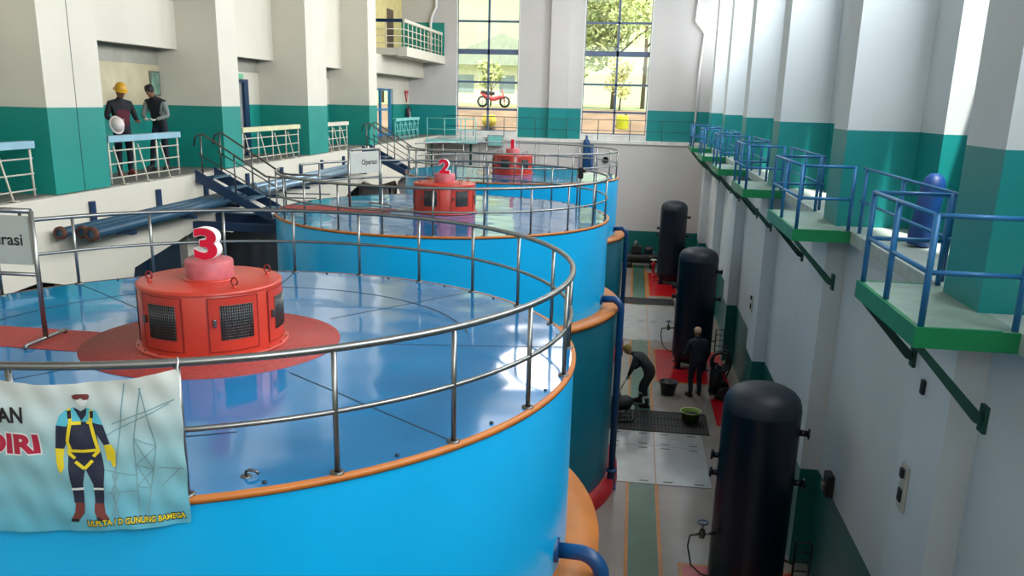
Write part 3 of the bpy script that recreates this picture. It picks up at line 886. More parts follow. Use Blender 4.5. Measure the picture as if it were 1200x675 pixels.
p = MB(); p.box((.03, -.28, .04), (.034, .02, .48), mat('picture_print', (130, 170, 150), .4, var=.3, scale=6)); p.build('print', pc)
pn = MB(); pn.box((-10.3, 17.75, 6.35), (-10.28, 18.04, 6.75), NUMWHITE)
tag(pn.build('wall_notice'), 'white paper notice below the framed green picture', 'notice')
# louvred openings high on the left wall
lo = MB()
lo.box((-10.2, 13.8, 8.85), (-10.12, 18.1, 10.6), DARK)
for y in (14.4, 15.0, 15.6, 16.2, 16.8, 17.4): lo.box((-9.97, y, 8.85), (-9.93, y + .04, 10.6), DSTEEL)
lo.box((-9.98, 13.8, 9.1), (-9.92, 18.1, 9.14), DSTEEL)
struct(lo, 'window_3')
lo = MB(); lo.box((-9.86, 25.4, 9.5), (-9.82, 26.5, 10.8), DARK); lo.box((-9.82, 25.4, 9.5), (-9.80, 25.46, 10.8), CONC)
struct(lo, 'window_4')
# red triangle sign and wall box
s = empty('triangle_sign', (-10.28, 38.9, 7.0), 'red triangular hazard sign on the far left wall under the balcony', 'sign')
t = MB(); t.prism([(-.32, .3), (.32, .3), (0, -.22)], lambda a, b: (0.02, a, b), lambda a, b: (0.0, a, b), mat('sign_red', (196, 30, 48), .4)); t.build('panel', s)
t = MB(); t.box((0.02, -.03, -.02), (.025, .03, .2), NUMWHITE); t.build('mark', s)
x = empty('fire_extinguisher', (-10.15, 38.7, 6.0), 'dark fire extinguisher hanging below the red triangle sign', 'extinguisher')
t = MB(); t.lathe([(.001, 0), (.11, .01), (.11, .5), (.06, .58), (.03, .6), (.03, .66)], mat('dark_cylinder', (70, 60, 64), .4), n=20); t.build('cylinder', x)
t = MB(); t.box((-.1, -.02, .66), (.03, .02, .72), DSTEEL); t.tube([(.03, 0, .66), (.12, 0, .6), (.12, 0, .2)], .015, RUBBER, 8); t.build('valve', x)
t = MB(); t.box((0.09, -.07, .1), (.113, .07, .4), NUMWHITE); t.build('tag_label', x)
# glazed side door in the last bay
sd = MB()
for y in (33.75, 35.3, 36.75): sd.box((-10.5, y - .05, W), (-10.4, y + .05, 7.35), mat('bright_blue_frame', (60, 140, 190), .4))
for z in (5.5, 6.5, 7.3): sd.box((-10.5, 33.75, z - .04), (-10.4, 36.75, z + .04), mat('bright_blue_frame', (60, 140, 190), .4))
do = sd.build('door_2', kind='structure')
g = MB(); g.box((-10.46, 33.8, W), (-10.452, 36.7, 7.35), PANE); g.build('pane', do)

# balcony
bl = MB()
bl.box((-12.7, 32.7, 8.55), (-8.95, YE, 8.8), WHITE)
bl.box((-8.95, 32.68, 8.50), (-8.6, YE, 8.84), WHITE)
struct(bl, 'trim_5')
bw = MB()
bw.box((-10.9, 32.0, 8.8), (-10.6, YE, 13.5), mat('yellow_panel', (236, 218, 150), .6))
bw.box((-10.6, 33.4, 8.85), (-10.56, 34.4, 10.8), mat('brown_door_panel', (96, 78, 62), .5))
bw.box((-10.6, 37.0, 8.85), (-10.56, 37.9, 10.6), mat('brown_door_panel', (96, 78, 62), .5))
bw.box((-12, YE - .05, 8.8), (-8.65, YE, 10.25), TEAL)
bw.box((-10.9, 31.6, 8.8), (-10.4, 32.0, 13.5), TEAL)
struct(bw, 'trim_6')
br = empty('balcony_railing', (-8.75, 32.8, 8.85), 'cream railing along the high balcony at the back left', 'railing')
LB = YE - 32.9
t = MB(); t.box((-.05, 0, .86), (.05, LB, .98), RAILW, .01); t.build('top_rail', br)
t = MB(); t.box((-2.2, -.03, .86), (-.05, .05, .98), NAVY, .01); t.build('side_rail', br, label='navy side rail')
for z in (.12, .38, .62):
    t = MB(); t.tube([(-2.2, 0, z), (0, 0, z), (0, LB, z)], .016, RAILW, 8); t.build('rail', br)
for k in range(11):
    t = MB(); t.tube([(0, LB * k / 10, 0), (0, LB * k / 10, .9)], .02, RAILW, 8); t.build('post', br)
for k in (1, 2, 3):
    t = MB(); t.tube([(-.7 * k, 0, 0), (-.7 * k, 0, .9)], .02, RAILW, 8); t.build('post', br)
t = MB(); t.tube([(-9.0, YE - .1, 13.0), (-9.0, YE - .1, 10.9), (-9.2, YE - .1, 10.5), (-9.25, YE - .1, 10.2), (-9.25, YE - .1, 8.9)], .06, NUMWHITE, 10)
tag(t.build('down_pipe'), 'white bent downpipe above the balcony at the back left', 'pipe')
t = MB(); t.tube([(2.36, YE - .08, 13.2), (2.36, YE - .08, 11.3), (2.30, YE - .08, 10.45), (2.72, YE - .08, 9.95), (2.62, YE - .08, 8.5), (2.6, YE - .08, W + .02)], .05, NUMWHITE, 10)
tag(t.build('down_pipe'), 'white bent downpipe in the right corner of the far wall', 'pipe')

# railing along the end wall ledge
er = empty('ledge_railing', (0, YL + .05, W), 'thin grey-green railing along the far ledge under the windows', 'railing')
THIN = mat('dark_thin_rail', (60, 96, 100), .5)
for z in (.42, .88):
    t = MB(); t.tube([(-8.6, 0, z), (2.6, 0, z)], .014, THIN, 6); t.build('rail', er)
for k in range(9):
    x_ = -8.6 + 11.2 * k / 8
    t = MB(); t.tube([(x_, 0, 0), (x_, 0, .88)], .018, THIN, 6); t.build('post', er)
pf = empty('corner_platform', (-7.4, 36.5, 5.0), 'pale teal edged platform with railing left below the first window', 'platform')
t = MB(); t.box((-1.4, 0, 0.2), (.8, 2.3, .3), PDECK); t.box((-1.4, -.03, .18), (.8, 0, .32), RAILC); t.build('floor_plate', pf)
for z in (.75, 1.2):
    t = MB(); t.tube([(-1.35, 0.02, z), (.75, 0.02, z)], .018, RAILC, 8); t.build('rail', pf)
for x_ in (-1.35, -.6, .1, .3, .75):
    t = MB(); t.tube([(x_, 0.02, .3), (x_, 0.02, 1.2)], .02, RAILC, 8); t.build('post', pf)
for x_ in (-1.2, .5):
    t = MB(); t.box((x_ - .05, .2, -5.0), (x_ + .05, .3, .2), DGREEN); t.build('leg', pf)
gb = MB(); gb.box((-5.75 - .75, YL - .3, 5.0), (-5.75 - .05, YL - .07, 5.5), mat('grey_green_box', (150, 168, 160), .5), .02); gb.box((-6.45, YL - .31, 5.06), (-5.85, YL - .3, 5.44), RAILC)
tag(gb.build('junction_box'), 'grey-green box on the far ledge below the first window', 'box')
nv = empty('covered_valve', (-2.06, YL - .3, 4.0), 'upright navy covered post against the far ledge between the windows', 'post')
t = MB(); t.lathe([(.13, 0), (.15, .05), (.15, 1.3), (.12, 1.4), (.05, 1.44), (.05, 1.6), (.001, 1.61)], BPIPE, n=18); t.lathe([(.08, 0), (.08, 1.2), (.001, 1.22)], BPIPE, (.24, 0, 0), 14); t.build('body', nv)
t = MB(); t.lathe([(.165, .6), (.175, .62), (.175, .7), (.165, .72)], PIPEB, n=18); t.build('band', nv)
t = MB(); t.box((-.12, -.02, -4.0), (.12, .02, .0), NAVY); t.build('support', nv)
wb = MB(); wb.lathe([(.001, 0), (.12, .01), (.14, .06), (.12, .1)], DARK, (-1.2, YL, 4.55), 16, axis=Matrix.Rotation(R(90), 3, 'X'))
tag(wb.build('wall_lamp'), 'small round dark lamp on the far wall right of the navy post', 'lamp')
wb = empty('clamp_box', (-1.0, 17.14, ZD), 'small black box on a steel stick clamped to the middle railing', 'box')
t = MB(); t.tube([(0, 0, 0), (0, 0, .55)], .016, DSTEEL, 8); t.build('stick', wb)
t = MB(); t.box((-.05, -.05, .54), (.05, .05, .76), RUBBER, .015); t.box((.05, -.03, .66), (.1, .03, .72), RUBBER, .01); t.build('box_body', wb)

# ------------------------------------------------------------------ right side platforms and railings
PLAT = [(6.70, 8.50), (12.05, 14.35), (17.70, 19.80), (23.2, 25.3), (28.8, 30.8), (34.3, 36.3)]
PL_L = ['nearest green-edged platform around the right wall column', 'second green-edged platform on the right wall', 'third green-edged platform on the right wall', 'fourth green-edged platform on the right wall', 'fifth green-edged platform on the right wall', 'farthest green-edged platform in the right corner']
XO = 2.24
for i, (a, b) in enumerate(PLAT):
    e = empty('access_platform', (XO, a, W), PL_L[i], 'platform', 'green platforms along the right wall')
    L = b - a
    t = MB(); t.box((0, 0, -.04), (2.85 - XO, L, .0), PFLOOR); t.build('floor_plate', e)
    t = MB(); t.box((-.02, -.02, -.16), (.02, L + .02, .004), PGREEN); t.box((.02, -.02, -.16), (2.85 - XO, .02, .004), PGREEN); t.box((.02, L - .02, -.16), (2.85 - XO, L + .02, .004), PGREEN); t.build('fascia', e)
    for y in (0.02, L - .02):
        t = MB(); t.prism([(0.0, -.16), (.07, -.16), (2.82 - XO, -.68), (2.82 - XO, -.76), (2.82 - XO - .06, -.74)], lambda p, q, y=y: (p, y - .025, q), lambda p, q, y=y: (p, y + .025, q), DGREEN)
        t.box((2.82 - XO, y - .06, -.82), (2.85 - XO, y + .06, -.60), DGREEN)
        t.build('strut', e)
    r = empty('platform_railing', (XO + .03, a, W + .002), 'blue railing of the ' + PL_L[i].replace('green-edged platform', 'right wall platform').replace('right wall platform on the right wall', 'right wall platform'), 'railing', 'blue platform railings')
    xe = 2.92 - XO
    if i == 0:
        r['label'] = 'nearest blue platform railing at the right edge of the photo'
    pts = [(xe, .03), (0, .03), (0, L - .03), (xe, L - .03)]
    for z in (.42, .85):
        t = MB(); t.tube([(p[0], p[1], z) for p in pts[:2]], .02, PRAIL, 8); t.tube([(p[0], p[1], z) for p in pts[1:3]], .02, PRAIL, 8); t.tube([(p[0], p[1], z) for p in pts[2:]], .02, PRAIL, 8)
        t.build('rail', r)
    for p in pts + [(0, L * .55)]:
        t = MB(); t.tube([(p[0], p[1], -.002), (p[0], p[1], .86)], .026, PRAIL, 10); t.build('post', r)
LR_L = ['blue ledge railing between the nearest and second platform', 'blue ledge railing between the second and third platform', 'blue ledge railing between the third and fourth platform', 'blue ledge railing between the fourth and fifth platform', 'blue ledge railing between the fifth and farthest platform']
for i in range(5):
    a, b = PLAT[i][1] + .02, PLAT[i + 1][0] - .02
    e = empty('ledge_guard', (3.05, a, W), LR_L[i], 'railing', 'blue ledge railings')
    for z in (.42, .85):
        t = MB(); t.tube([(0, 0, z), (0, b - a, z)], .018, PRAIL, 8); t.build('rail', e)
    for k in (0, 1, 2):
        y = .15 + (b - a - .3) * k / 2
        t = MB(); t.tube([(0, y, 0), (0, y, .86)], .024, PRAIL, 8); t.build('post', e)
e = empty('ledge_guard', (3.05, 2.4, W), 'blue ledge railing leaving the photo at the right edge', 'railing', 'blue ledge railings')
for z in (.42, .85):
    t = MB(); t.tube([(0, 0, z), (0, 4.2, z)], .018, PRAIL, 8); t.build('rail', e)
for y in (.1, 2.0, 4.1):
    t = MB(); t.tube([(0, y, 0), (0, y, .86)], .024, PRAIL, 8); t.build('post', e)
# blue wrapped roll standing in the recess
br_ = MB()
prof = [(.001, 0), (.13, .01), (.145, .12), (.14, .45), (.14, .72), (.11, .82), (.06, .87), (.001, .88)]
br_.lathe(prof, mat('blue_tarp', (18, 66, 132), .45, var=.15, scale=4, bump=.4), (0, 0, 0), 24, axis=Matrix.Rotation(R(6), 3, 'Y'))
br_.build('rolled_tarp', loc=(3.5, 10.9, W + .014))
tag(bpy.data.objects['rolled_tarp'], 'blue wrapped roll standing in the right wall recess', 'roll')

# wall fittings on the lower right wall
def fitting(loc, label, w=.09, h=.24, big=True):
    e = empty('wall_socket', loc, label, 'socket', 'sockets on the lower right wall')
    t = MB(); t.box((-.03, -w, -h), (0, w, h), mat('socket_plate', (196, 190, 176), .5), .006); t.build('plate', e)
    t = MB(); t.box((-.05, -w * .5, -h * .6), (-.03, w * .5, -h * .05), RUBBER, .004); t.build('outlet', e)
    t = MB(); t.box((-.06, -w * .4, h * .45), (-.03, w * .4, h * .85), RUBBER, .004); t.build('outlet', e)
    return e
fitting((2.85, 8.2, 3.41), 'pale socket plate low on the nearest pilaster')
fitting((2.85, 19.2, 2.75), 'pale socket plate on the farther pilaster above the tank', .1, .2)
t = MB(); t.box((2.82, 8.06, 4.42), (2.85, 8.14, 4.56), RUBBER, .006); tag(t.build('wall_switch'), 'small black switch high on the nearest pilaster', 'switch')
t = MB(); t.box((3.02, 11.7, 1.62), (3.12, 11.95, 1.95), RUBBER, .01); t.box((2.98, 11.75, 1.7), (3.02, 11.9, 1.8), DSTEEL, .005); tag(t.build('wall_bracket'), 'dark bracket on the right wall at the top of the teal band', 'bracket')

# ------------------------------------------------------------------ pressure tanks
def build_tank(loc, label):
    e = empty('pressure_tank', loc, label, 'tank', 'navy pressure tanks')
    r = .53
    t = MB(); t.lathe([(r, .38), (r, 2.98)], TANK, n=48)
    t.lathe([(r + .004, 1.66), (r + .004, 1.69)], TANK, n=48)
    t.build('shell', e)
    t = MB(); t.lathe([(r, 2.98), (r * .985, 3.06), (r * .93, 3.15), (r * .82, 3.22), (r * .62, 3.28), (r * .35, 3.315), (.001, 3.325)], TANKTOP, n=48); t.build('dome', e)
    t = MB(); t.lathe([(r, .38), (r * .93, .24), (r * .7, .15), (.001, .1)], TANK, n=48); t.build('bottom_dish', e)
    for k in range(4):
        a = R(45 + 90 * k); ca, sa = math.cos(a), math.sin(a)
        l = MB(); l.box((-.05, -.05, 0), (.05, .05, .6), TANK, .006, Matrix.Translation((ca * r * .93, sa * r * .93, 0)) @ Matrix.Rotation(a, 4, 'Z'))
        l.box((-.1, -.1, 0), (.1, .1, .02), TANK, 0, Matrix.Translation((ca * r * .93, sa * r * .93, 0)) @ Matrix.Rotation(a, 4, 'Z'))
        l.build('leg', e)
    for (a, z, L) in ((-12, 2.7, .1), (-10, 1.95, .12), (170, 2.2, .07), (168, 1.92, .07)):
        ca, sa = math.cos(R(a)), math.sin(R(a))
        n = MB(); n.tube([(ca * .5, sa * .5, z), (ca * (r + L), sa * (r + L), z)], .045, TANK, 12); n.tube([(ca * (r + L), sa * (r + L), z), (ca * (r + L + .03), sa * (r + L + .03), z)], .075, TANK, 14); n.build('nozzle', e)
    g = MB(); g.tube([(-.5, -.15, 1.1), (-.66, -.2, 1.1)], .025, DSTEEL, 8); g.lathe([(.04, -.06), (.05, 0), (.04, .06)], DSTEEL, (-.68, -.21, 1.1), 12)
    g.tube([(-.68, -.21, 1.13), (-.68, -.21, 1.28)], .015, DSTEEL, 8)
    g.tube([(-.68 + .07 * math.cos(k * PI / 6), -.21 + .07 * math.sin(k * PI / 6), 1.28) for k in range(12)], .012, BPIPE, 6, closed=True)
    g.tube([(-.73, -.22, 1.1), (-.85, -.24, 1.08)], .02, DSTEEL, 8)
    g.build('valve', e)
    h = MB(); h.tube([(-.85, -.24, 1.08), (-.87, -.24, .9), (-.8, -.22, .6), (-.65, -.2, .45), (-.52, -.18, .42)], .012, RUBBER, 8); h.build('hose', e)
    gd = MB()
    for k in (0, 1, 2, 3): gd.tube([(.6, -.3, .55 + .15 * k), (.8, -.3, .55 + .15 * k)], .012, RUBBER, 6)
    gd.tube([(.6, -.3, .5), (.6, -.3, 1.15), (.8, -.3, 1.15), (.82, -.3, 1.1), (.82, -.3, .5), (.6, -.3, .5)], .016, RUBBER, 6)
    gd.tube([(.48, -.2, .8), (.6, -.3, .8)], .02, RUBBER, 6)
    gd.build('pipe_rack', e)
    return e
tk = build_tank((1.98, 11.5, 0), 'nearest tall dark navy pressure tank, cut by the bottom edge')
copy_tree(tk, (1.92, 23.2, 0), 'middle dark navy pressure tank, behind the standing worker')
copy_tree(tk, (1.76, 34.6, 0), 'farthest navy pressure tank, near the far wall')

# ------------------------------------------------------------------ floor plates and gratings
def build_plate(loc, sx, sy, label):
    e = empty('floor_plate', loc, label, 'floor plate', 'steel floor plates')
    t = MB(); t.box((0.006, 0.006, .004), (sx - .006, sy - .006, .012), PLATE, .003)
    t.build('plate', e)
    t = MB()
    for x_ in (sx * .22, sx * .78):
        for y in (.12, sy - .12):
            t.box((x_ - .09, y - .02, .0122), (x_ + .09, y + .02, .0135), DARK)
    t.build('lifting_slots', e)
    return e
build_plate((-.24, 15.2, 0), 1.05, 1.9, 'steel floor plate left front of the grating, on the lane')
build_plate((.81, 15.2, 0), 1.05, 1.9, 'steel floor plate right front of the grating, beside the tank')
build_plate((-.24, 17.1, 0), 1.05, .8, 'narrow steel floor plate touching the near grating, left one')
build_plate((.81, 17.1, 0), 1.05, .8, 'narrow steel floor plate touching the near grating, right one')
build_plate((-.24, 25.5, 0), 1.05, 2.4, 'steel floor plate beside the middle tank, near left one')
build_plate((.81, 25.5, 0), .95, 2.4, 'steel floor plate beside the middle tank, near right one')
build_plate((-.24, 27.9, 0), 1.05, 2.4, 'steel floor plate touching the far grating, left one')
build_plate((.81, 27.9, 0), .95, 2.4, 'steel floor plate touching the far grating, right one')
def build_grate(loc, sx, sy, label):
    e = empty('floor_grating', loc, label, 'grating', 'floor gratings')
    t = MB(); t.box((0, 0, .003), (sx, sy, .007), DARK); t.build('drain_pit', e)
    t = MB()
    t.box((0, 0, .004), (sx, .03, .02), GRATE); t.box((0, sy - .03, .004), (sx, sy, .02), GRATE); t.box((0, 0, .004), (.03, sy, .02), GRATE); t.box((sx - .03, 0, .004), (sx, sy, .02), GRATE)
    n = int(sx / .075)
    for k in range(1, n): t.box((sx * k / n - .014, .02, .006), (sx * k / n + .014, sy - .02, .02), GRATE)
    for k in (1, 2): t.box((.02, sy * k / 3 - .012, .006), (sx - .02, sy * k / 3 + .012, .018), GRATE)
    t.build('bars', e)
    return e
build_grate((-.26, 17.95, 0), 2.3, 1.3, 'dark floor grating in front of the sweeping worker')
build_grate((-.3, 30.5, 0), 2.1, .95, 'dark floor grating farther down, near the far tank')

# ------------------------------------------------------------------ floor things
def build_bucket(name, loc, label, m, r0, r1, h, cat):
    e = empty(name, loc, label, cat)
    t = MB(); t.lathe([(.001, .01), (r0, .012), (r0 + .004, 0), (r0 + .01, 0.0), (r1 + .008, h), (r1 + .018, h), (r1 + .018, h - .02), (r1 - .002, h - .01), (r0 - .006, .015)], m, n=32); t.build('body', e)
    t = MB(); t.tube([(r1 + .01, 0, h - .04), (r1 + .03, .04, h - .1), (r1 * .6, r1 * .85, h - .12), (0, r1 + .05, h - .13), (-r1 * .6, r1 * .85, h - .12), (-r1 - .03, .04, h - .1), (-r1 - .01, 0, h - .04)], .006, DSTEEL, 6); t.build('handle', e)
    return e
build_bucket('bucket', (1.22, 20.6, .001), 'black bucket standing behind the sweeping worker', BUCKET, .16, .21, .34, 'bucket')
bk = empty('basket', (1.66, 18.75, .021), 'lime green basket standing on the near grating', 'basket')
t = MB(); t.lathe([(.001, .01), (.17, .012), (.18, 0), (.22, .24), (.235, .24), (.235, .225), (.215, .225), (.17, .02)], LIME, n=32); t.build('body', bk)
t = MB(); t.lathe([(.22, .24), (.24, .25), (.24, .23)], mat('pale_rim', (190, 200, 140), .5), n=32); t.build('rim', bk)
t = MB(); t.lathe([(.001, .17), (.15, .15), (.2, .15)], RUBBER, n=20); t.build('contents', bk)
pm = empty('pump', (.05, 18.75, .02), 'black portable pump beside the foot of the middle barrel', 'pump')
t = MB(); t.lathe([(.001, -.3), (.13, -.28), (.17, -.2), (.17, .16), (.13, .24), (.06, .28), (.001, .28)], RUBBER, (0, 0, .32), 20, axis=Matrix.Rotation(R(80), 3, 'Y')); t.build('motor', pm)
t = MB(); t.tube([(-.25, -.15, .0), (-.25, -.15, .12), (.25, -.15, .12), (.25, -.15, .0)], .02, RUBBER, 8); t.tube([(-.25, .15, .0), (-.25, .15, .12), (.25, .15, .12), (.25, .15, .0)], .02, RUBBER, 8); t.tube([(-.15, -.15, .12), (-.15, .15, .12)], .02, RUBBER); t.tube([(.15, -.15, .12), (.15, .15, .12)], .02, RUBBER); t.build('frame', pm)
t = MB(); t.tube([(.28, 0, .34), (.36, -.05, .3), (.38, -.2, .1), (.3, -.35, .04), (.05, -.4, .03), (-.15, -.42, .03)], .03, RUBBER, 8); t.build('hose', pm)
t = MB(); t.lathe([(.06, 0), (.06, .08), (.03, .1)], DSTEEL, (-.05, 0, .48), 12); t.build('cap', pm)
# wheeled hose cart by the right wall
ct = empty('hose_cart', (2.55, 20.6, 0), 'black wheeled trolley with hose standing by the right wall', 'trolley')
t = MB()
for y in (-.2, .2):
    t.tube([(-.1, y, .15), (.12, y, .9), (.05, y, 1.25), (-.1, y, 1.3)], .022, RUBBER, 8)
t.tube([(-.1, -.2, 1.3), (-.1, .2, 1.3)], .022, RUBBER, 8); t.tube([(-.1, -.2, .2), (-.1, .2, .2)], .022, RUBBER, 8); t.box((-.35, -.22, .12), (0, .22, .15), RUBBER, .01)
t.build('frame', ct)
for y in (-.26, .26):
    t = MB(); t.lathe([(.001, -.03), (.1, -.03), (.16, -.04), (.18, 0), (.16, .04), (.1, .03), (.001, .03)], RUBBER, (0, y, .18), 20, axis=Matrix.Rotation(R(90), 3, 'X')); t.build('wheel', ct)
t = MB()
for k in range(4):
    t.tube([(-.12 + (.24 - .02 * k) * math.cos(j * PI / 10), -.12 + .07 * k, .95 + (.24 - .02 * k) * math.sin(j * PI / 10)) for j in range(20)], .035, RUBBER, 8, closed=True)
t.build('hose_coil', ct)
t = MB(); t.lathe([(.001, 0), (.15, .01), (.15, .55), (.1, .65), (.04, .68), (.04, .74)], mat('dark_bottle', (34, 38, 42), .4), (-.2, 0, .15), 20); t.build('cylinder', ct)
# air compressor at the far wall
ac = empty('air_compressor', (.62, 37.7, 0), 'black air compressor standing against the far teal wall', 'compressor')
t = MB(); t.lathe([(.001, -.75), (.12, -.74), (.2, -.68), (.22, -.6), (.22, .6), (.2, .68), (.12, .74), (.001, .75)], RUBBER, (0, 0, .42), 20, axis=Matrix.Rotation(R(90), 3, 'Y')); t.build('tank', ac)
t = MB(); t.box((-.45, -.16, .64), (.0, .16, .98), RUBBER, .04); t.lathe([(.09, 0), (.09, .2), (.07, .22)], DSTEEL, (-.25, 0, .97), 12); t.build('pump_head', ac)
t = MB(); t.lathe([(.001, -.2), (.14, -.19), (.15, .15), (.1, .2), (.001, .2)], BUCKET, (.3, 0, .8), 16, axis=Matrix.Rotation(R(90), 3, 'Y')); t.build('motor', ac)
for x_ in (-.5, .5):
    t = MB(); t.lathe([(.001, -.04), (.12, -.04), (.14, 0), (.12, .04), (.001, .04)], RUBBER, (x_, -.2, .14), 16, axis=Matrix.Rotation(R(90), 3, 'X')); t.build('wheel', ac)
for x_ in (-.5, .5):
    t = MB(); t.box((x_ - .03, .1, 0), (x_ + .03, .16, .3), RUBBER); t.build('leg', ac)
rv = empty('red_valve_stand', (1.12, 35.7, .004), 'small red valve stand on the red floor by the far tank', 'valve')
t = MB(); t.lathe([(.12, 0), (.12, .03), (.05, .05), (.05, .5), (.1, .52), (.1, .6), (.04, .62)], mat('valve_red', (196, 30, 40), .4), n=16); t.build('body', rv)
t = MB(); t.tube([(.12 * math.cos(k * PI / 6), .12 * math.sin(k * PI / 6), .72) for k in range(12)], .018, NUMWHITE, 6, closed=True); t.tube([(0, 0, .6), (0, 0, .72)], .02, NUMWHITE, 6); t.tube([(-.12, 0, .72), (.12, 0, .72)], .012, NUMWHITE, 6); t.build('hand_wheel', rv)

# ------------------------------------------------------------------ people
def skin_mesh(verts, edges, radii, root=0, sub=2):
    me = bpy.data.meshes.new('skel')
    me.from_pydata([tuple(v) for v in verts], edges, [])
    o = bpy.data.objects.new('skel', me)
    COL.objects.link(o)
    md = o.modifiers.new('Skin', 'SKIN')
    md.use_smooth_shade = True
    if not me.skin_vertices: me.skin_vertices.new()
    for i, r in enumerate(radii):
        sv = me.skin_vertices[0].data[i]
        sv.radius = r if isinstance(r, tuple) else (r, r)
        sv.use_root = (i == root)
    sb = o.modifiers.new('Sub', 'SUBSURF'); sb.levels = sub; sb.render_levels = sub
    bpy.context.view_layer.update()
    em = bpy.data.meshes.new_from_object(o.evaluated_get(bpy.context.evaluated_depsgraph_get()))
    vs = [v.co.copy() for v in em.vertices]; fs = [list(p.vertices) for p in em.polygons]
    bpy.data.objects.remove(o); bpy.data.meshes.remove(me); bpy.data.meshes.remove(em)
    return vs, fs

def seg_dist(p, a, b):
    d = b - a; L = d.length_squared
    t = 0 if L == 0 else max(0, min(1, (p - a).dot(d) / L))
    return (p - (a + d * t)).length

def build_person(name, loc, rz, label, J, mats, face=(0, 1, 0), hat=None, extra=None, grip=0.5, bulk=1.0, hand=1.0):
    """J: joint positions in the person's own frame, +y is the direction they face, origin between the feet"""
    e = empty('person', loc, label, 'person', None, rz)
    J = {k: Vector(v) for k, v in J.items()}
    names = ['pelvis', 'waist', 'chest', 'neck', 'skull', 'l_sh', 'l_el', 'l_wr', 'r_sh', 'r_el', 'r_wr', 'l_hip', 'l_kn', 'l_an', 'l_toe', 'r_hip', 'r_kn', 'r_an', 'r_toe']
    rad = dict(pelvis=(.15, .12), waist=(.145, .11), chest=(.165, .12), neck=.058, skull=.06, l_sh=.07, r_sh=.07, l_el=.05, r_el=.05, l_wr=.034, r_wr=.034, l_hip=.095, r_hip=.095, l_kn=.066, r_kn=.066, l_an=.05, r_an=.05, l_toe=.042, r_toe=.042)
    for k_ in list(rad):
        if k_ not in ('neck', 'skull', 'l_wr', 'r_wr', 'l_toe', 'r_toe'):
            rad[k_] = tuple(q * bulk for q in rad[k_]) if isinstance(rad[k_], tuple) else rad[k_] * bulk
    ed = [('pelvis', 'waist'), ('waist', 'chest'), ('chest', 'neck'), ('neck', 'skull'), ('chest', 'l_sh'), ('l_sh', 'l_el'), ('l_el', 'l_wr'), ('chest', 'r_sh'), ('r_sh', 'r_el'), ('r_el', 'r_wr'),
          ('pelvis', 'l_hip'), ('l_hip', 'l_kn'), ('l_kn', 'l_an'), ('l_an', 'l_toe'), ('pelvis', 'r_hip'), ('r_hip', 'r_kn'), ('r_kn', 'r_an'), ('r_an', 'r_toe')]
    vs, fs = skin_mesh([J[n] for n in names], [(names.index(a), names.index(b)) for a, b in ed], [rad[n] for n in names])
    zone = {('neck', 'skull'): 'skin', ('chest', 'neck'): 'top', ('l_an', 'l_toe'): 'boot', ('r_an', 'r_toe'): 'boot',
            ('l_hip', 'l_kn'): 'legs', ('l_kn', 'l_an'): 'legs', ('r_hip', 'r_kn'): 'legs', ('r_kn', 'r_an'): 'legs', ('pelvis', 'l_hip'): 'legs', ('pelvis', 'r_hip'): 'legs',
            ('l_sh', 'l_el'): 'sleeve', ('l_el', 'l_wr'): 'fore', ('r_sh', 'r_el'): 'sleeve', ('r_el', 'r_wr'): 'fore', ('pelvis', 'waist'): 'low', ('waist', 'chest'): 'mid'}
    mb = MB()
    by = {}
    for f_ in fs:
        c_ = sum((vs[i] for i in f_), Vector()) / len(f_)
        best = min(ed, key=lambda s: seg_dist(c_, J[s[0]], J[s[1]]) / (1 if 'hip' not in s[1] else 1))
        z = zone.get(best, 'top')
        m = mats.get(z, mats['top'])
        # reflective bands
        for bone, t0, t1 in mats.get('bands', []):
            a_, b_ = J[bone[0]], J[bone[1]]
            t = (c_ - a_).dot(b_ - a_) / (b_ - a_).length_squared
            if best == bone and t0 < t < t1: m = REFL
        by.setdefault(m, []).append(f_)
    o = len(mb.v); mb.v += vs
    for m, l in by.items():
        k = mb.mid(m)
        for f_ in l: mb.f.append(f_); mb.mi.append(k); mb.sm.append(True)
    # head
    fd = Vector(face).normalized()
    rt = fd.cross(Vector((0, 0, 1))).normalized(); up = rt.cross(fd)
    A = Matrix((rt, fd, up)).transposed()
    hc = J['skull'] + up * .085 + fd * .015
    prof = [(1e-4, -.118), (.035, -.114), (.055, -.095), (.067, -.06), (.074, -.02), (.078, .03), (.074, .07), (.058, .1), (.03, .117), (1e-4, .12)]
    hv = []; n = 22
    for (r, z) in prof:
        for k in range(n):
            a_ = 2 * PI * k / n; x, y = r * math.cos(a_), r * math.sin(a_) * 1.2
            if y > 0 and z < -.05: y *= .95
            if y < 0 and z < -.04: y *= .8
            fr = max(0, math.sin(a_))
            if abs(z - .03) < .035 and fr > .8 and abs(abs(x) - .03) < .016: y -= .01
            hv.append(hc + A @ Vector((x, y, z)))
    hf = [(i * n + k, i * n + (k + 1) % n, (i + 1) * n + (k + 1) % n, (i + 1) * n + k) for i in range(len(prof) - 1) for k in range(n)]
    mb.add(hv, hf, SKIN, True)
    def HP(x, y, z): return hc + A @ Vector((x, y, z))
    mb.ball(HP(0, .098, -.012), .017, SKIN, 10, 8, (1, 1.1, 1.5), A)
    for s in (-1, 1):
        mb.ball(HP(s * .078, -.005, 0), .02, SKIN, 10, 8, (.4, .8, 1.5), A)
        mb.ball(HP(s * .03, .082, .02), .009, NUMWHITE, 8, 6)
        mb.ball(HP(s * .03, .087, .02), .0062, HAIR, 8, 6)
        mb.tube([HP(s * .016, .093, .042), HP(s * .032, .09, .046), HP(s * .046, .078, .04)], .004, HAIR, 6)
    mb.tube([HP(-.022, .083, -.055), HP(0, .09, -.056), HP(.022, .083, -.055)], .006, mat('lips', (122, 66, 58), .5), 6)
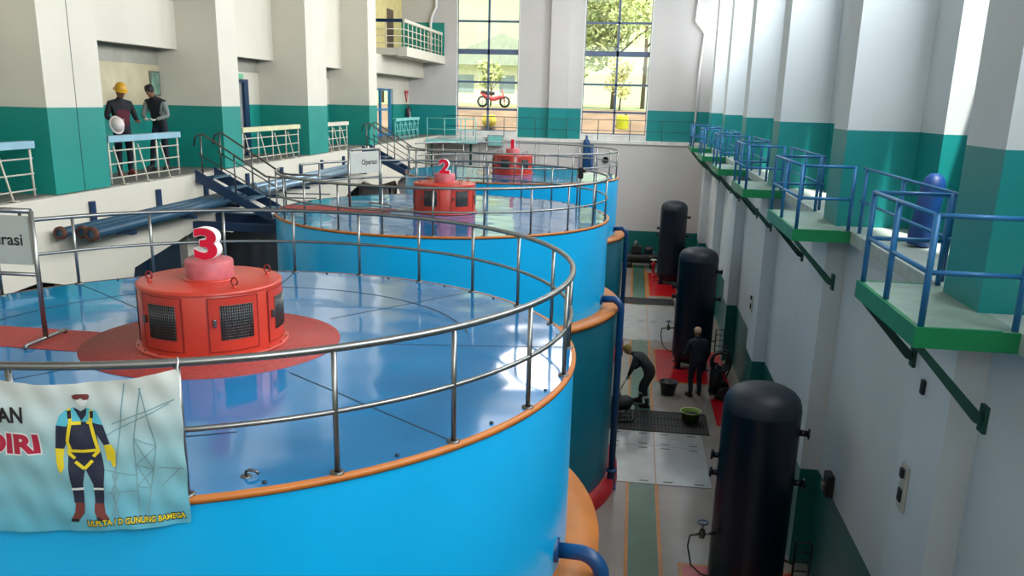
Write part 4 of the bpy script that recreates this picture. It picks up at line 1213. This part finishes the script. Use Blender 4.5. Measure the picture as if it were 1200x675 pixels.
    # hands with five fingers
    for s, w_, el in ((-1, 'l_wr', 'l_el'), (1, 'r_wr', 'r_el')):
        d = (J[w_] - J[el]).normalized()
        side = d.cross(Vector((0, 0, 1)))
        if side.length < .1: side = Vector((1, 0, 0))
        side.normalize()
        nrm = side.cross(d).normalized() * (mats.get('palm', {}).get(w_, -1))
        wr = J[w_]
        V = [wr, wr + d * .045, wr + d * .085]; E = [(0, 1), (1, 2)]; RR = [(.028, .02), (.036 * hand, .018 * hand), (.038 * hand, .016 * hand)]
        hm, hff = skin_mesh(V, E, RR, 0, 1)
        gm = mats.get('glove', SKIN)
        mb.add(hm, hff, gm, True)
        for i, ln in enumerate((.062, .074, .07, .055)):
            b0 = wr + d * .082 + side * (.027 - .018 * i)
            cur = grip
            d1 = (d * math.cos(cur * .9) + nrm * math.sin(cur * .9)); d2 = (d * math.cos(cur * 2.2) + nrm * math.sin(cur * 2.2)); d3 = (d * math.cos(cur * 3.2) + nrm * math.sin(cur * 3.2))
            q = [b0 - d * .02, b0, b0 + d1 * ln * .45, b0 + d1 * ln * .45 + d2 * ln * .32, b0 + d1 * ln * .45 + d2 * ln * .32 + d3 * ln * .25]
            a1, a2 = skin_mesh(q, [(0, 1), (1, 2), (2, 3), (3, 4)], [.009 * hand, .0092 * hand, .0085 * hand, .008 * hand, .0068 * hand], 0, 1)
            mb.add(a1, a2, gm, True)
        b0 = wr + d * .03 + side * .025
        td = (d * .6 + side * .7 + nrm * .35).normalized(); td2 = (d * .85 + side * .1 + nrm * .6).normalized()
        q = [b0, b0 + td * .04, b0 + td * .04 + td2 * .03, b0 + td * .04 + td2 * .055]
        a1, a2 = skin_mesh(q, [(0, 1), (1, 2), (2, 3)], [.013, .0115, .0095, .008], 0, 1)
        mb.add(a1, a2, gm, True)
    # boot soles
    for s in ('l', 'r'):
        an, to = J[s + '_an'], J[s + '_toe']
        dd = (to - an); dd.z = 0; dd.normalize(); sd = Vector((-dd.y, dd.x, 0))
        c0 = Vector((an.x, an.y, 0)) - dd * .055; c1 = Vector((to.x, to.y, 0)) + dd * .05
        zb = min(an.z - .085, to.z - .045)
        pl_ = [c0 - sd * .035, c0 + sd * .035, c0 + dd * .12 + sd * .042, c1 - dd * .05 + sd * .045, c1 + sd * .02, c1 - sd * .02, c1 - dd * .05 - sd * .045, c0 + dd * .12 - sd * .042]
        mb.prism([(p.x, p.y) for p in pl_], lambda x, y, zb=zb: (x, y, zb), lambda x, y, zb=zb: (x, y, zb + .07), mats['boot'])
    mb.build('body', e)
    h = MB()
    if hat == 'helmet':
        for i in range(1): pass
        pr = [(.118, .045), (.117, .07), (.108, .11), (.085, .15), (.05, .175), (1e-4, .183)]
        h.lathe(pr, mats['hat'], hc - up * .0, 24, axis=A @ Matrix.Diagonal((.92, 1.08, 1)))
        h.lathe([(.118, .043), (.145, .036), (.145, .042), (.118, .05)], mats['hat'], hc, 24, axis=A @ Matrix.Diagonal((.9, 1.1, 1)))
        h.build('helmet', e)
        k = MB(); k.lathe([(.079, .045), (.08, .0), (.07, -.05)], HAIR, hc - fd * .008, 20, a0=R(200), a1=R(340), axis=A @ Matrix.Diagonal((1.02, 1.2, 1))); k.build('hair', e)
    elif hat == 'hair':
        pr = [(.082, -.01), (.087, .04), (.084, .08), (.066, .112), (.035, .13), (1e-4, .135)]
        h.lathe(pr, HAIR, hc - fd * .012 + up * .006, 24, axis=A @ Matrix.Diagonal((1.0, 1.18, 1)))
        for k in range(30):
            a_ = random.uniform(0, 2 * PI); b0 = HP(.05 * math.cos(a_), .055 * math.sin(a_) - .012, .108)
            h.tube([b0, b0 + A @ Vector((.018 * math.cos(a_), .02 * math.sin(a_), .004)), b0 + A @ Vector((.03 * math.cos(a_), .036 * math.sin(a_), -.022))], [.012, .01, .003], HAIR, 5)
        h.build('hair', e)
    elif hat == 'cap':
        pr = [(.09, .0), (.094, .05), (.09, .085), (.07, .12), (.04, .138), (1e-4, .142)]
        h.lathe(pr, mats['hat'], hc - fd * .01, 24, axis=A @ Matrix.Diagonal((.95, 1.16, 1)))
        h.prism([(-.07, .08), (.07, .08), (.06, .14), (.03, .165), (-.03, .165), (-.06, .14)], lambda x, y: HP(x, y, .045), lambda x, y: HP(x, y, .055), mats['hat'])
        h.build('cap', e)
    return e

# two people on the left walkway
J1 = dict(pelvis=(0, 0, .90), waist=(0, .0, 1.06), chest=(0, .0, 1.28), neck=(0, .015, 1.44), skull=(0, .04, 1.50),
          l_sh=(-.19, 0, 1.36), l_el=(-.29, -.02, 1.10), l_wr=(-.23, .2, 1.04), r_sh=(.19, 0, 1.36), r_el=(.27, .0, 1.10), r_wr=(.15, .22, 1.06),
          l_hip=(-.09, 0, .87), l_kn=(-.1, .03, .48), l_an=(-.1, -.01, .10), l_toe=(-.13, .14, .05), r_hip=(.09, 0, .87), r_kn=(.11, .03, .48), r_an=(.11, -.01, .10), r_toe=(.15, .14, .05))
SHOE = mat('red_shoe', (150, 60, 60), .5)
build_person('p1', (-9.72, 15.6, W), R(-125), 'person in yellow helmet and maroon top holding a white helmet behind the railing', J1,
             dict(top=CLBLACK, low=CLMAROON, mid=CLMAROON, sleeve=CLBLACK, fore=CLBLACK, legs=CLNAVY, boot=SHOE, hat=HELMY, palm=dict(l_wr=1, r_wr=1)), face=(.0, .9, -.35), hat='helmet', grip=.55)
he = empty('white_helmet', (0, 0, 0), 'white hard hat held at the waist by the person in the yellow helmet', 'helmet')
t = MB(); t.lathe([(.118, .0), (.117, .03), (.108, .07), (.085, .11), (.05, .135), (1e-4, .143)], HELMW, n=24, axis=Matrix.Diagonal((1.0, 1.2, 1))); t.build('shell', he)
t = MB(); t.lathe([(.118, -.002), (.145, -.01), (.145, -.004), (.118, .005)], HELMW, n=24, axis=Matrix.Diagonal((1.0, 1.22, 1))); t.build('brim', he)
wd = Matrix.Rotation(R(-125), 4, 'Z') @ Vector((.24, .36, .98))
he.location = (-9.72 + wd.x, 15.6 + wd.y, W + wd.z)
he.rotation_euler = (R(70), R(10), R(60))
J2 = dict(pelvis=(0, -.04, .92), waist=(0, .0, 1.08), chest=(0.0, .08, 1.32), neck=(0, .14, 1.47), skull=(0, .19, 1.525),
          l_sh=(-.19, .08, 1.39), l_el=(-.27, .1, 1.12), l_wr=(-.12, .3, 1.05), r_sh=(.19, .08, 1.39), r_el=(.27, .12, 1.12), r_wr=(.1, .3, 1.05),
          l_hip=(-.09, -.04, .89), l_kn=(-.1, .02, .49), l_an=(-.1, -.03, .10), l_toe=(-.12, .12, .05), r_hip=(.09, -.04, .89), r_kn=(.12, .1, .49), r_an=(.14, .14, .10), r_toe=(.17, .29, .05))
build_person('p2', (-9.75, 17.0, W), R(178), 'person with black hair in black vest over grey shirt, wearing white gloves', J2,
             dict(top=CLBLACK, low=CLBLACK, sleeve=CLGREY, fore=CLGREY, legs=CLNAVY, boot=BOOT, glove=GLOVEW, palm=dict(l_wr=1, r_wr=1)), face=(.0, .85, -.45), hat='hair', grip=.9, hand=1.3)
# two workers on the lower floor
J3 = dict(pelvis=(0, -.12, .86), waist=(0, .0, 1.02), chest=(0, .2, 1.17), neck=(0, .34, 1.25), skull=(0, .41, 1.27),
          l_sh=(-.18, .22, 1.2), l_el=(-.24, .3, .93), l_wr=(-.1, .40, .72), r_sh=(.18, .22, 1.2), r_el=(.24, .2, .95), r_wr=(.1, .33, .84),
          l_hip=(-.1, -.12, .84), l_kn=(-.13, -.0, .47), l_an=(-.14, -.12, .10), l_toe=(-.16, .04, .05), r_hip=(.1, -.12, .84), r_kn=(.15, .12, .47), r_an=(.17, .14, .10), r_toe=(.19, .3, .05))
build_person('p3', (.62, 19.62, .004), R(75), 'bent worker in black overalls and ochre cap mopping the floor', J3,
             dict(top=CLBLACK, low=CLBLACK, sleeve=CLBLACK, fore=CLBLACK, legs=CLBLACK, boot=BOOT, hat=OCHRE, glove=GLOVET, bands=[(('l_kn', 'l_an'), .45, .62), (('r_kn', 'r_an'), .45, .62)]), face=(.0, .8, -.6), hat='cap', grip=.9, bulk=1.22)
# the mop held in both hands
Rz = Matrix.Rotation(R(75), 4, 'Z')
def p3(x, y, z):
    q = Rz @ Vector((x, y, z)); return Vector((q.x + .62, q.y + 19.62, q.z))
mp = empty('mop', p3(-.1, .72, 0), 'long pale mop reaching left from the bent worker', 'mop')
o0 = Vector(mp.location)
t = MB(); t.tube([p3(.1, .28, 1.05) - o0, p3(-.1, .71, .05) - o0], .016, mat('pale_handle', (196, 190, 176), .5), 8); t.build('handle', mp)
t = MB(); t.box((-.04, -.16, .0), (.04, .16, .05), RUBBER, .01)
for k in range(14):
    yy = -.16 + .32 * k / 13
    t.tube([(0, yy, .03), (-.05, yy + .01, .012), (-.11, yy + random.uniform(-.02, .02), .01)], .01, CLGREY, 5)
t.build('mop_head', mp)
J4 = dict(pelvis=(0, -.02, .93), waist=(0, 0, 1.09), chest=(0, .02, 1.33), neck=(0, .04, 1.48), skull=(0, .07, 1.54),
          l_sh=(-.2, .02, 1.40), l_el=(-.3, .02, 1.13), l_wr=(-.22, .24, 1.08), r_sh=(.2, .02, 1.40), r_el=(.32, .05, 1.16), r_wr=(.34, .3, 1.18),
          l_hip=(-.1, -.02, .90), l_kn=(-.11, .04, .5), l_an=(-.11, -.02, .10), l_toe=(-.14, .13, .05), r_hip=(.1, -.02, .90), r_kn=(.14, .1, .5), r_an=(.16, .06, .10), r_toe=(.19, .22, .05))
build_person('p4', (1.86, 20.55, .004), R(20), 'standing worker in dark overalls and pale cap in front of the middle tank', J4,
             dict(top=CLNAVY, low=CLNAVY, sleeve=CLNAVY, fore=CLNAVY, legs=CLNAVY, boot=BOOT, hat=mat('pale_orange_cap', (206, 166, 132), .7)), face=(.2, .9, -.3), hat='cap', bulk=1.15)

# ------------------------------------------------------------------ outside
gd = MB()
gd.prism([(YE + .4, 5.0), (YE + 2.5, 5.15), (46.0, 6.5), (47.0, 6.6), (120, 6.8), (120, 4.0), (YE + .4, 4.0)], lambda y, z: (-60, y, z), lambda y, z: (60, y, z), EARTH)
gd.prism([(50, 6.63), (120, 6.84), (120, 6.7), (50, 6.5)], lambda y, z: (-60, y, z), lambda y, z: (60, y, z), GRASS)
gd.box((-60, 10, 4.6), (-13.2, YE + .4, 5.0), GRASS)
o = gd.build('ground_outside', kind='structure')
o.name = 'floor_outside'
def build_tree(loc, label, h, cr, lm, seed, n=2600, ls=.22, name='garden_tree', trunk=.14, cat='tree'):
    rnd = random.Random(seed)
    e = empty(name, loc, label, cat)
    t = MB(); t.tube([(0, 0, 0), (.05, .02, h * .3), (-.04, 0, h * .55), (.05, .03, h * .8)], [trunk, trunk * .8, trunk * .6, trunk * .3], BARK, 8)
    for k in range(6):
        a_ = k * 1.05; t.tube([(0, 0, h * (.35 + .06 * k)), (cr * .4 * math.cos(a_), cr * .4 * math.sin(a_), h * (.5 + .06 * k)), (cr * .75 * math.cos(a_), cr * .75 * math.sin(a_), h * (.6 + .06 * k))], [trunk * .5, trunk * .35, .02], BARK, 6)
    t.build('trunk', e)
    l = MB(); vs = []; fs = []
    blobs = [(Vector((rnd.uniform(-.6, .6) * cr, rnd.uniform(-.6, .6) * cr, h * rnd.uniform(.4, .95))), cr * rnd.uniform(.35, .6)) for _ in range(9)]
    for i in range(n):
        c_, r_ = rnd.choice(blobs)
        d = Vector((rnd.gauss(0, 1), rnd.gauss(0, 1), rnd.gauss(0, 1))).normalized() * r_ * rnd.random() ** .4
        p = c_ + d
        u = Vector((rnd.gauss(0, 1), rnd.gauss(0, 1), rnd.gauss(0, 1))).normalized(); v = u.orthogonal().normalized()
        s = ls * rnd.uniform(.6, 1.2)
        k = len(vs); vs += [p - u * s, p + v * s * .45, p + u * s, p - v * s * .45]; fs.append((k, k + 1, k + 2, k + 3))
    l.add(vs, fs, lm)
    l.build('foliage', e)
    return e
build_tree((-1.4, 53, 6.6), 'big leafy green tree outside the right window', 8.5, 3.4, LEAF1, 1, 4200, .2)
build_tree((.4, 59, 6.6), 'pale yellow-green tree outside at the top of the right window', 11, 3.6, LEAF2, 2)
build_tree((-4.2, 62, 6.6), 'loose green tree behind the wall pier between the windows', 9, 3.0, LEAF1, 3)
build_tree((-8.6, 52, 6.6), 'small bushy plant outside the left window', 2.6, .75, LEAF1, 4, 420, .17, 'garden_shrub', .06, 'shrub')
build_tree((-.9, 48.5, 6.6), 'low yellow-green shrub outside the right window', 2.6, .8, LEAF2, 5, 700, .14, 'garden_shrub', .05, 'shrub')
build_tree((-17, 58, 6.6), 'wide pale green tree far outside the left window', 9, 4.5, LEAF2, 6)
hb = MB(); hb.lathe([(80, 0), (68, 12), (46, 26), (24, 35), (.01, 38)], mat('pale_hill', (150, 164, 128), .9, var=.1, scale=.05), (-44, 170, 4.9), 48)
o = hb.build('trim_7', kind='structure')
hs = empty('outside_building', (-10.5, 74, 6.7), 'cream building with grey tent-like roof outside the left window', 'building')
t = MB(); t.box((-6, 0, 0), (4.5, 6, 3.2), mat('cream_plaster', (232, 226, 200), .7)); t.build('walls', hs)
t = MB(); t.prism([(-7, 3.1), (5.5, 3.1), (-.75, 5.6)], lambda a, b: (a, -.8, b), lambda a, b: (a, 7, b), mat('grey_green_roof', (164, 172, 156), .6)); t.build('roof', hs)
for x_ in (-4.5, -1, 2.2):
    t = MB(); t.box((x_, -.03, .9), (x_ + 1.3, .02, 2.3), mat('house_window', (150, 165, 170), .2)); t.build('window', hs)
hs = empty('outside_hut', (1.6, 64, 6.66), 'white hut outside the right window', 'building')
t = MB(); t.box((-1, 0, 0), (3, 3, 2.7), mat('white_plaster', (240, 240, 238), .6)); t.build('walls', hs)
t = MB(); t.box((-1.3, -.4, 2.7), (3.3, 3.3, 2.9), mat('hut_roof', (190, 196, 204), .5)); t.build('roof', hs)
t = MB(); t.box((.2, -.03, .1), (1.1, .0, 2.1), mat('hut_door', (170, 184, 198), .4)); t.build('door', hs)
yb = empty('yellow_drum', (-.62, 44, 5.72), 'bright yellow-green drum outside the right window', 'drum')
t = MB(); t.lathe([(.001, 0), (.3, .01), (.32, .08), (.3, .3), (.32, .38), (.3, .64), (.28, .7), (.001, .72)], mat('yellow_drum_plastic', (200, 204, 40), .4), n=24); t.build('drum_body', yb)
t = MB(); t.lathe([(.06, .7), (.06, .76), (.001, .77)], RUBBER, (.15, 0, 0), 12); t.build('drum_cap', yb)
mk = empty('motorbike', (-7.8, 48.2, 6.6), 'red motorbike parked outside the left window', 'motorbike')
for x_ in (-.62, .62):
    t = MB(); t.lathe([(.2, -.05), (.29, -.05), (.31, 0), (.29, .05), (.2, .05)], RUBBER, (x_, 0, .31), 24, axis=Matrix.Rotation(R(90), 3, 'X')); t.tube([(x_ - .25, 0, .31), (x_ + .25, 0, .31)], .015, DSTEEL, 6); t.tube([(x_, 0, .06), (x_, 0, .56)], .015, DSTEEL, 6); t.build('wheel', mk)
BR = mat('bike_red', (206, 60, 66), .35)
t = MB(); t.tube([(.6, 0, .6), (.35, 0, .55), (.0, 0, .45), (-.35, 0, .55), (-.75, 0, .78)], [.06, .11, .13, .12, .05], BR, 12); t.tube([(.62, 0, .31), (.45, 0, .95)], .04, BR, 8); t.build('body', mk)
t = MB(); t.tube([(.05, 0, .74), (-.3, 0, .76), (-.7, 0, .82)], [.09, .11, .08], RUBBER, 10); t.build('seat', mk)
t = MB(); t.tube([(.4, -.3, 1.05), (.46, 0, 1.0), (.4, .3, 1.05)], .018, DSTEEL, 8); t.build('handlebar', mk)
yt = empty('garden_pot', (-7.2, 43.2, 5.68), 'yellow round pot on the earth outside the left window', 'pot')
t = MB(); t.lathe([(.001, 0), (.22, .01), (.36, .2), (.38, .4), (.3, .55), (.33, .6), (.3, .6), (.26, .5), (.001, .45)], mat('yellow_pot', (236, 210, 90), .5), n=24); t.build('pot_body', yt)
t = MB(); t.lathe([(.001, .5), (.28, .5)], EARTH, n=24); t.build('soil', yt)
